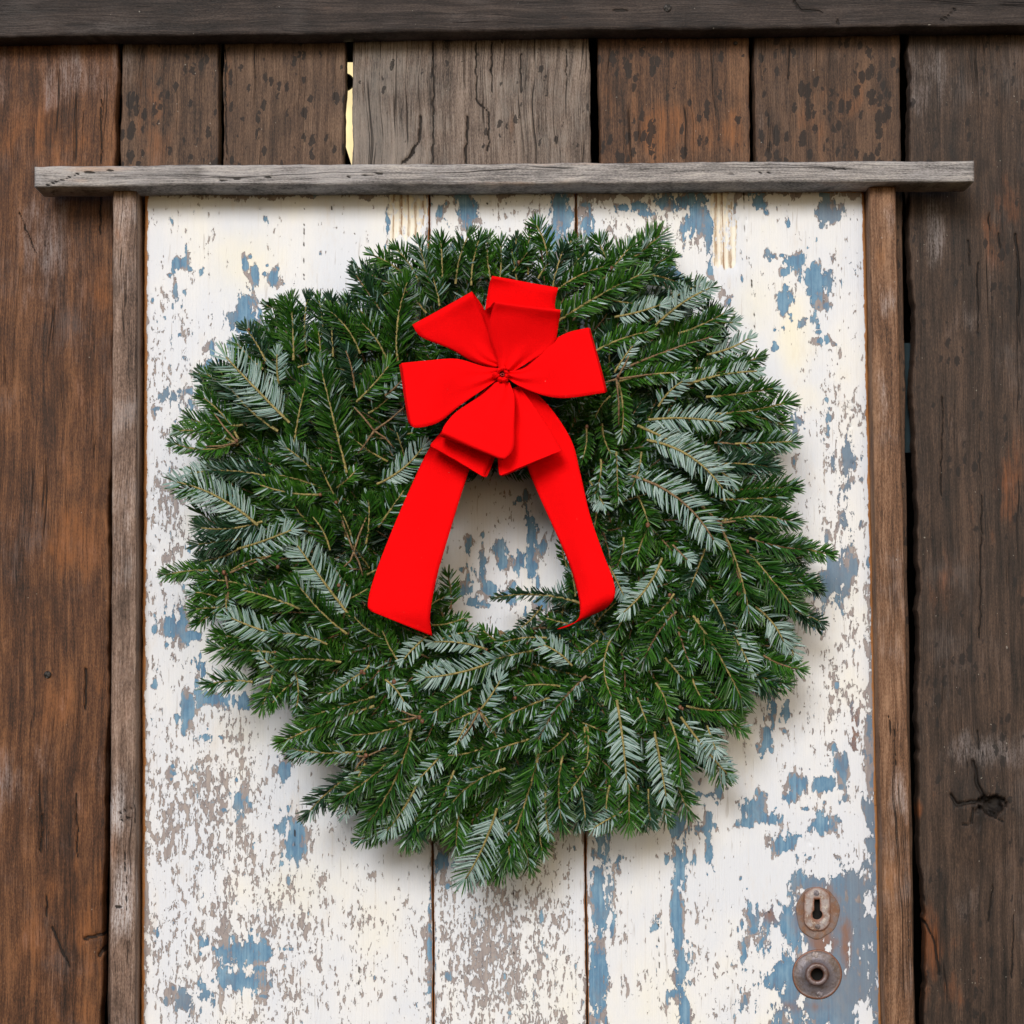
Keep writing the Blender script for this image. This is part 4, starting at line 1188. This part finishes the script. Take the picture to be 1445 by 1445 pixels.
# ---------------------------------------------------------------- bow
bow = empty('ribbon_bow', tuple(P(710, 529, -0.13)), 'large red velvet ribbon bow with two hanging tails tied on the wreath', 'bow')
def cat(pts, n):
    pts = np.array(pts, float); m = len(pts)
    p = np.vstack([2 * pts[0] - pts[1], pts, 2 * pts[-1] - pts[-2]])
    out = []
    for s in np.linspace(0, m - 1, n):
        i = min(int(s), m - 2); f = s - i
        a, b, c, d = p[i], p[i + 1], p[i + 2], p[i + 3]
        out.append(0.5 * ((2 * b) + (-a + c) * f + (2 * a - 5 * b + 4 * c - d) * f * f + (-a + 3 * b - 3 * c + d) * f ** 3))
    return np.array(out)
def C(u, v): return (480 + u / 2.676, 370 + v / 2.676)
def ribbon(name, stations, label=None, n=44, m=16, pleat=0.0, crown=0.0, crop=True):
    """stations: ((xl,yl,depth),(xr,yr,depth)) along the ribbon, depth in metres towards the viewer (y)"""
    Lp = []; Rp = []
    for (a, b) in stations:
        for q, lst in ((a, Lp), (b, Rp)):
            px, py = C(q[0], q[1]) if crop else (q[0], q[1])
            lst.append(P(px, py, q[2] - (0.016 if name == 'tail' else 0.012)))
    Lc = cat(Lp, n); Rc = cat(Rp, n)
    V = []
    for i in range(n):
        f = i / (n - 1)
        tl = Rc[i] - Lc[i]
        for j in range(m):
            t = j / (m - 1)
            p = Lc[i] + tl * t
            k = pleat * max(0, 1 - f * 3.2)
            off = -crown * math.sin(math.pi * t) + k * math.cos(t * math.pi * 5)
            off += 0.0012 * math.sin(7 * f + 5 * t + len(stations)) + 0.0007 * math.sin(19 * f - 4 * t + len(stations) * 3)
            V.append(p + np.array([0, off, 0]))
    F = np.array([(i * m + j, i * m + j + 1, (i + 1) * m + j + 1, (i + 1) * m + j) for i in range(n - 1) for j in range(m - 1)])
    o = obj(name, V, F, M['velvet'], bow)
    md = o.modifiers.new('thickness', 'SOLIDIFY'); md.thickness = 0.0009; md.offset = 0
    if label: o['label'] = label
    return o
K = -0.150    # knot depth
# tails first, they lie lowest
ribbon('tail', [((560, 470, -.128), (640, 500, -.128)), ((430, 590, -.124), (570, 620, -.124)), ((345, 690, -.122), (512, 720, -.124)), ((262, 860, -.124), (466, 850, -.124)), ((185, 1040, -.127), (408, 1040, -.124)), ((125, 1200, -.131), (365, 1190, -.126)), ((104, 1290, -.133), (340, 1330, -.129)), ((116, 1318, -.131), (347, 1412, -.122))],
       'left hanging tail of the bow', n=60, crown=.004)
ribbon('tail', [((640, 480, -.128), (700, 460, -.132)), ((665, 600, -.124), (790, 545, -.134)), ((692, 730, -.122), (872, 670, -.130)), ((742, 860, -.122), (905, 790, -.128)), ((805, 1000, -.124), (942, 950, -.130)), ((862, 1130, -.126), (990, 1090, -.136)), ((893, 1230, -.130), (1030, 1195, -.140)), ((906, 1300, -.134), (1037, 1258, -.140)), ((900, 1345, -.128), (1008, 1302, -.128)), ((866, 1372, -.118), (955, 1330, -.112)), ((820, 1386, -.106), (900, 1356, -.100))],
       'right hanging tail of the bow, curled under at its end', n=76, crown=.003)
# back lower loops
ribbon('loop', [((600, 470, -.136), (640, 480, -.136)), ((440, 590, -.142), (600, 650, -.142)), ((352, 675, -.156), (548, 795, -.156)), ((343, 693, -.160), (549, 809, -.160)), ((352, 690, -.150), (560, 800, -.150)), ((440, 620, -.130), (600, 700, -.130))], pleat=.002)
ribbon('loop', [((612, 470, -.140), (690, 485, -.140)), ((595, 640, -.150), (775, 610, -.150)), ((598, 785, -.162), (832, 700, -.162)), ((610, 804, -.164), (836, 707, -.164)), ((612, 795, -.150), (828, 700, -.150)), ((620, 650, -.132), (760, 620, -.130))], pleat=.002)
# back top loop
ribbon('loop', [((590, 410, -.138), (660, 415, -.138)), ((548, 230, -.146), (800, 250, -.146)), ((560, 100, -.158), (812, 150, -.158)), ((572, 58, -.164), (822, 102, -.164)), ((575, 66, -.152), (818, 108, -.152)), ((570, 150, -.134), (780, 190, -.134))], pleat=.002)
ribbon('loop', [((585, 400, -.146), (628, 372, -.146)), ((500, 374, -.150), (604, 350, -.152)), ((420, 330, -.156), (560, 265, -.160)), ((310, 285, -.164), (522, 165, -.170)), ((278, 246, -.168), (500, 118, -.176)), ((284, 236, -.158), (505, 120, -.160)), ((380, 250, -.140), (550, 190, -.140)), ((520, 340, -.134), (600, 330, -.134))], pleat=.002)
# left loop
ribbon('loop', [((600, 400, -.150), (600, 440, -.150)), ((540, 392, -.154), (540, 482, -.156)), ((440, 366, -.162), (450, 543, -.164)), ((330, 372, -.170), (370, 606, -.174)), ((245, 380, -.176), (290, 626, -.180)), ((231, 384, -.170), (264, 612, -.176)), ((240, 390, -.158), (275, 600, -.160)), ((400, 400, -.138), (420, 520, -.138))], pleat=.003, crown=.002)
# right loop
ribbon('loop', [((630, 410, -.150), (625, 435, -.150)), ((700, 392, -.154), (680, 470, -.154)), ((770, 322, -.160), (770, 503, -.162)), ((850, 270, -.168), (860, 513, -.172)), ((925, 250, -.176), (985, 496, -.182)), ((937, 249, -.172), (1001, 492, -.178)), ((930, 256, -.160), (990, 486, -.162)), ((800, 330, -.140), (820, 480, -.140))], pleat=.003, crown=.002)
# front top loop
ribbon('loop', [((600, 405, -.154), (655, 412, -.154)), ((590, 355, -.158), (722, 372, -.158)), ((560, 275, -.166), (805, 312, -.166)), ((570, 195, -.178), (826, 225, -.178)), ((584, 152, -.188), (832, 184, -.188)), ((568, 166, -.176), (826, 190, -.174)), ((540, 200, -.158), (800, 230, -.152)), ((560, 330, -.142), (700, 330, -.142))], pleat=.003, crown=.001)
# front lower loop
ribbon('loop', [((588, 452, -.156), (640, 455, -.156)), ((535, 500, -.162), (658, 510, -.162)), ((440, 565, -.172), (657, 610, -.170)), ((395, 615, -.184), (655, 700, -.178)), ((384, 640, -.190), (622, 742, -.186)), ((375, 655, -.178), (600, 738, -.178)), ((400, 640, -.158), (610, 700, -.158)), ((520, 540, -.146), (620, 600, -.146))], pleat=.002, crown=.001)
# knot: gathered tuft
for k in range(7):
    a = k * 2 * math.pi / 7 + .3
    u0, v0 = 612 + 10 * math.cos(a), 424 + 12 * math.sin(a)
    u1, v1 = 612 + (38 if k % 2 else 24) * math.cos(a), 424 + (30 if k % 3 else 18) * math.sin(a)
    wx_, wy_ = -math.sin(a) * (8 + 3 * (k % 2)), math.cos(a) * (8 + 3 * (k % 2))
    ribbon('fold', [((u0 - wx_ * .5, v0 - wy_ * .5, -.158), (u0 + wx_ * .5, v0 + wy_ * .5, -.158)), (((u0 + u1) / 2 - wx_, (v0 + v1) / 2 - wy_, -.164), ((u0 + u1) / 2 + wx_, (v0 + v1) / 2 + wy_, -.164)), ((u1 - wx_ * .8, v1 - wy_ * .8, -.157), (u1 + wx_ * .8, v1 + wy_ * .8, -.157))], n=10, m=7, crown=.003)
wp = []
for k in range(40):
    a = k / 39 * 2 * math.pi * 2.5
    x, y = C(612 + 7 * math.cos(a), 424 + 6 * math.sin(a) * math.cos(a * .5))
    wp.append(P(x, y, -.1745 + .001 * math.sin(a * 3)))
tube('tie_wire', wp, .0006, simple('red_wire', (.35, .02, .02), .4, .3), bow, ns=6)

for o in (wall, beam, frame, door, glow, tb, wreath, bow): o['kind'] = 'thing'
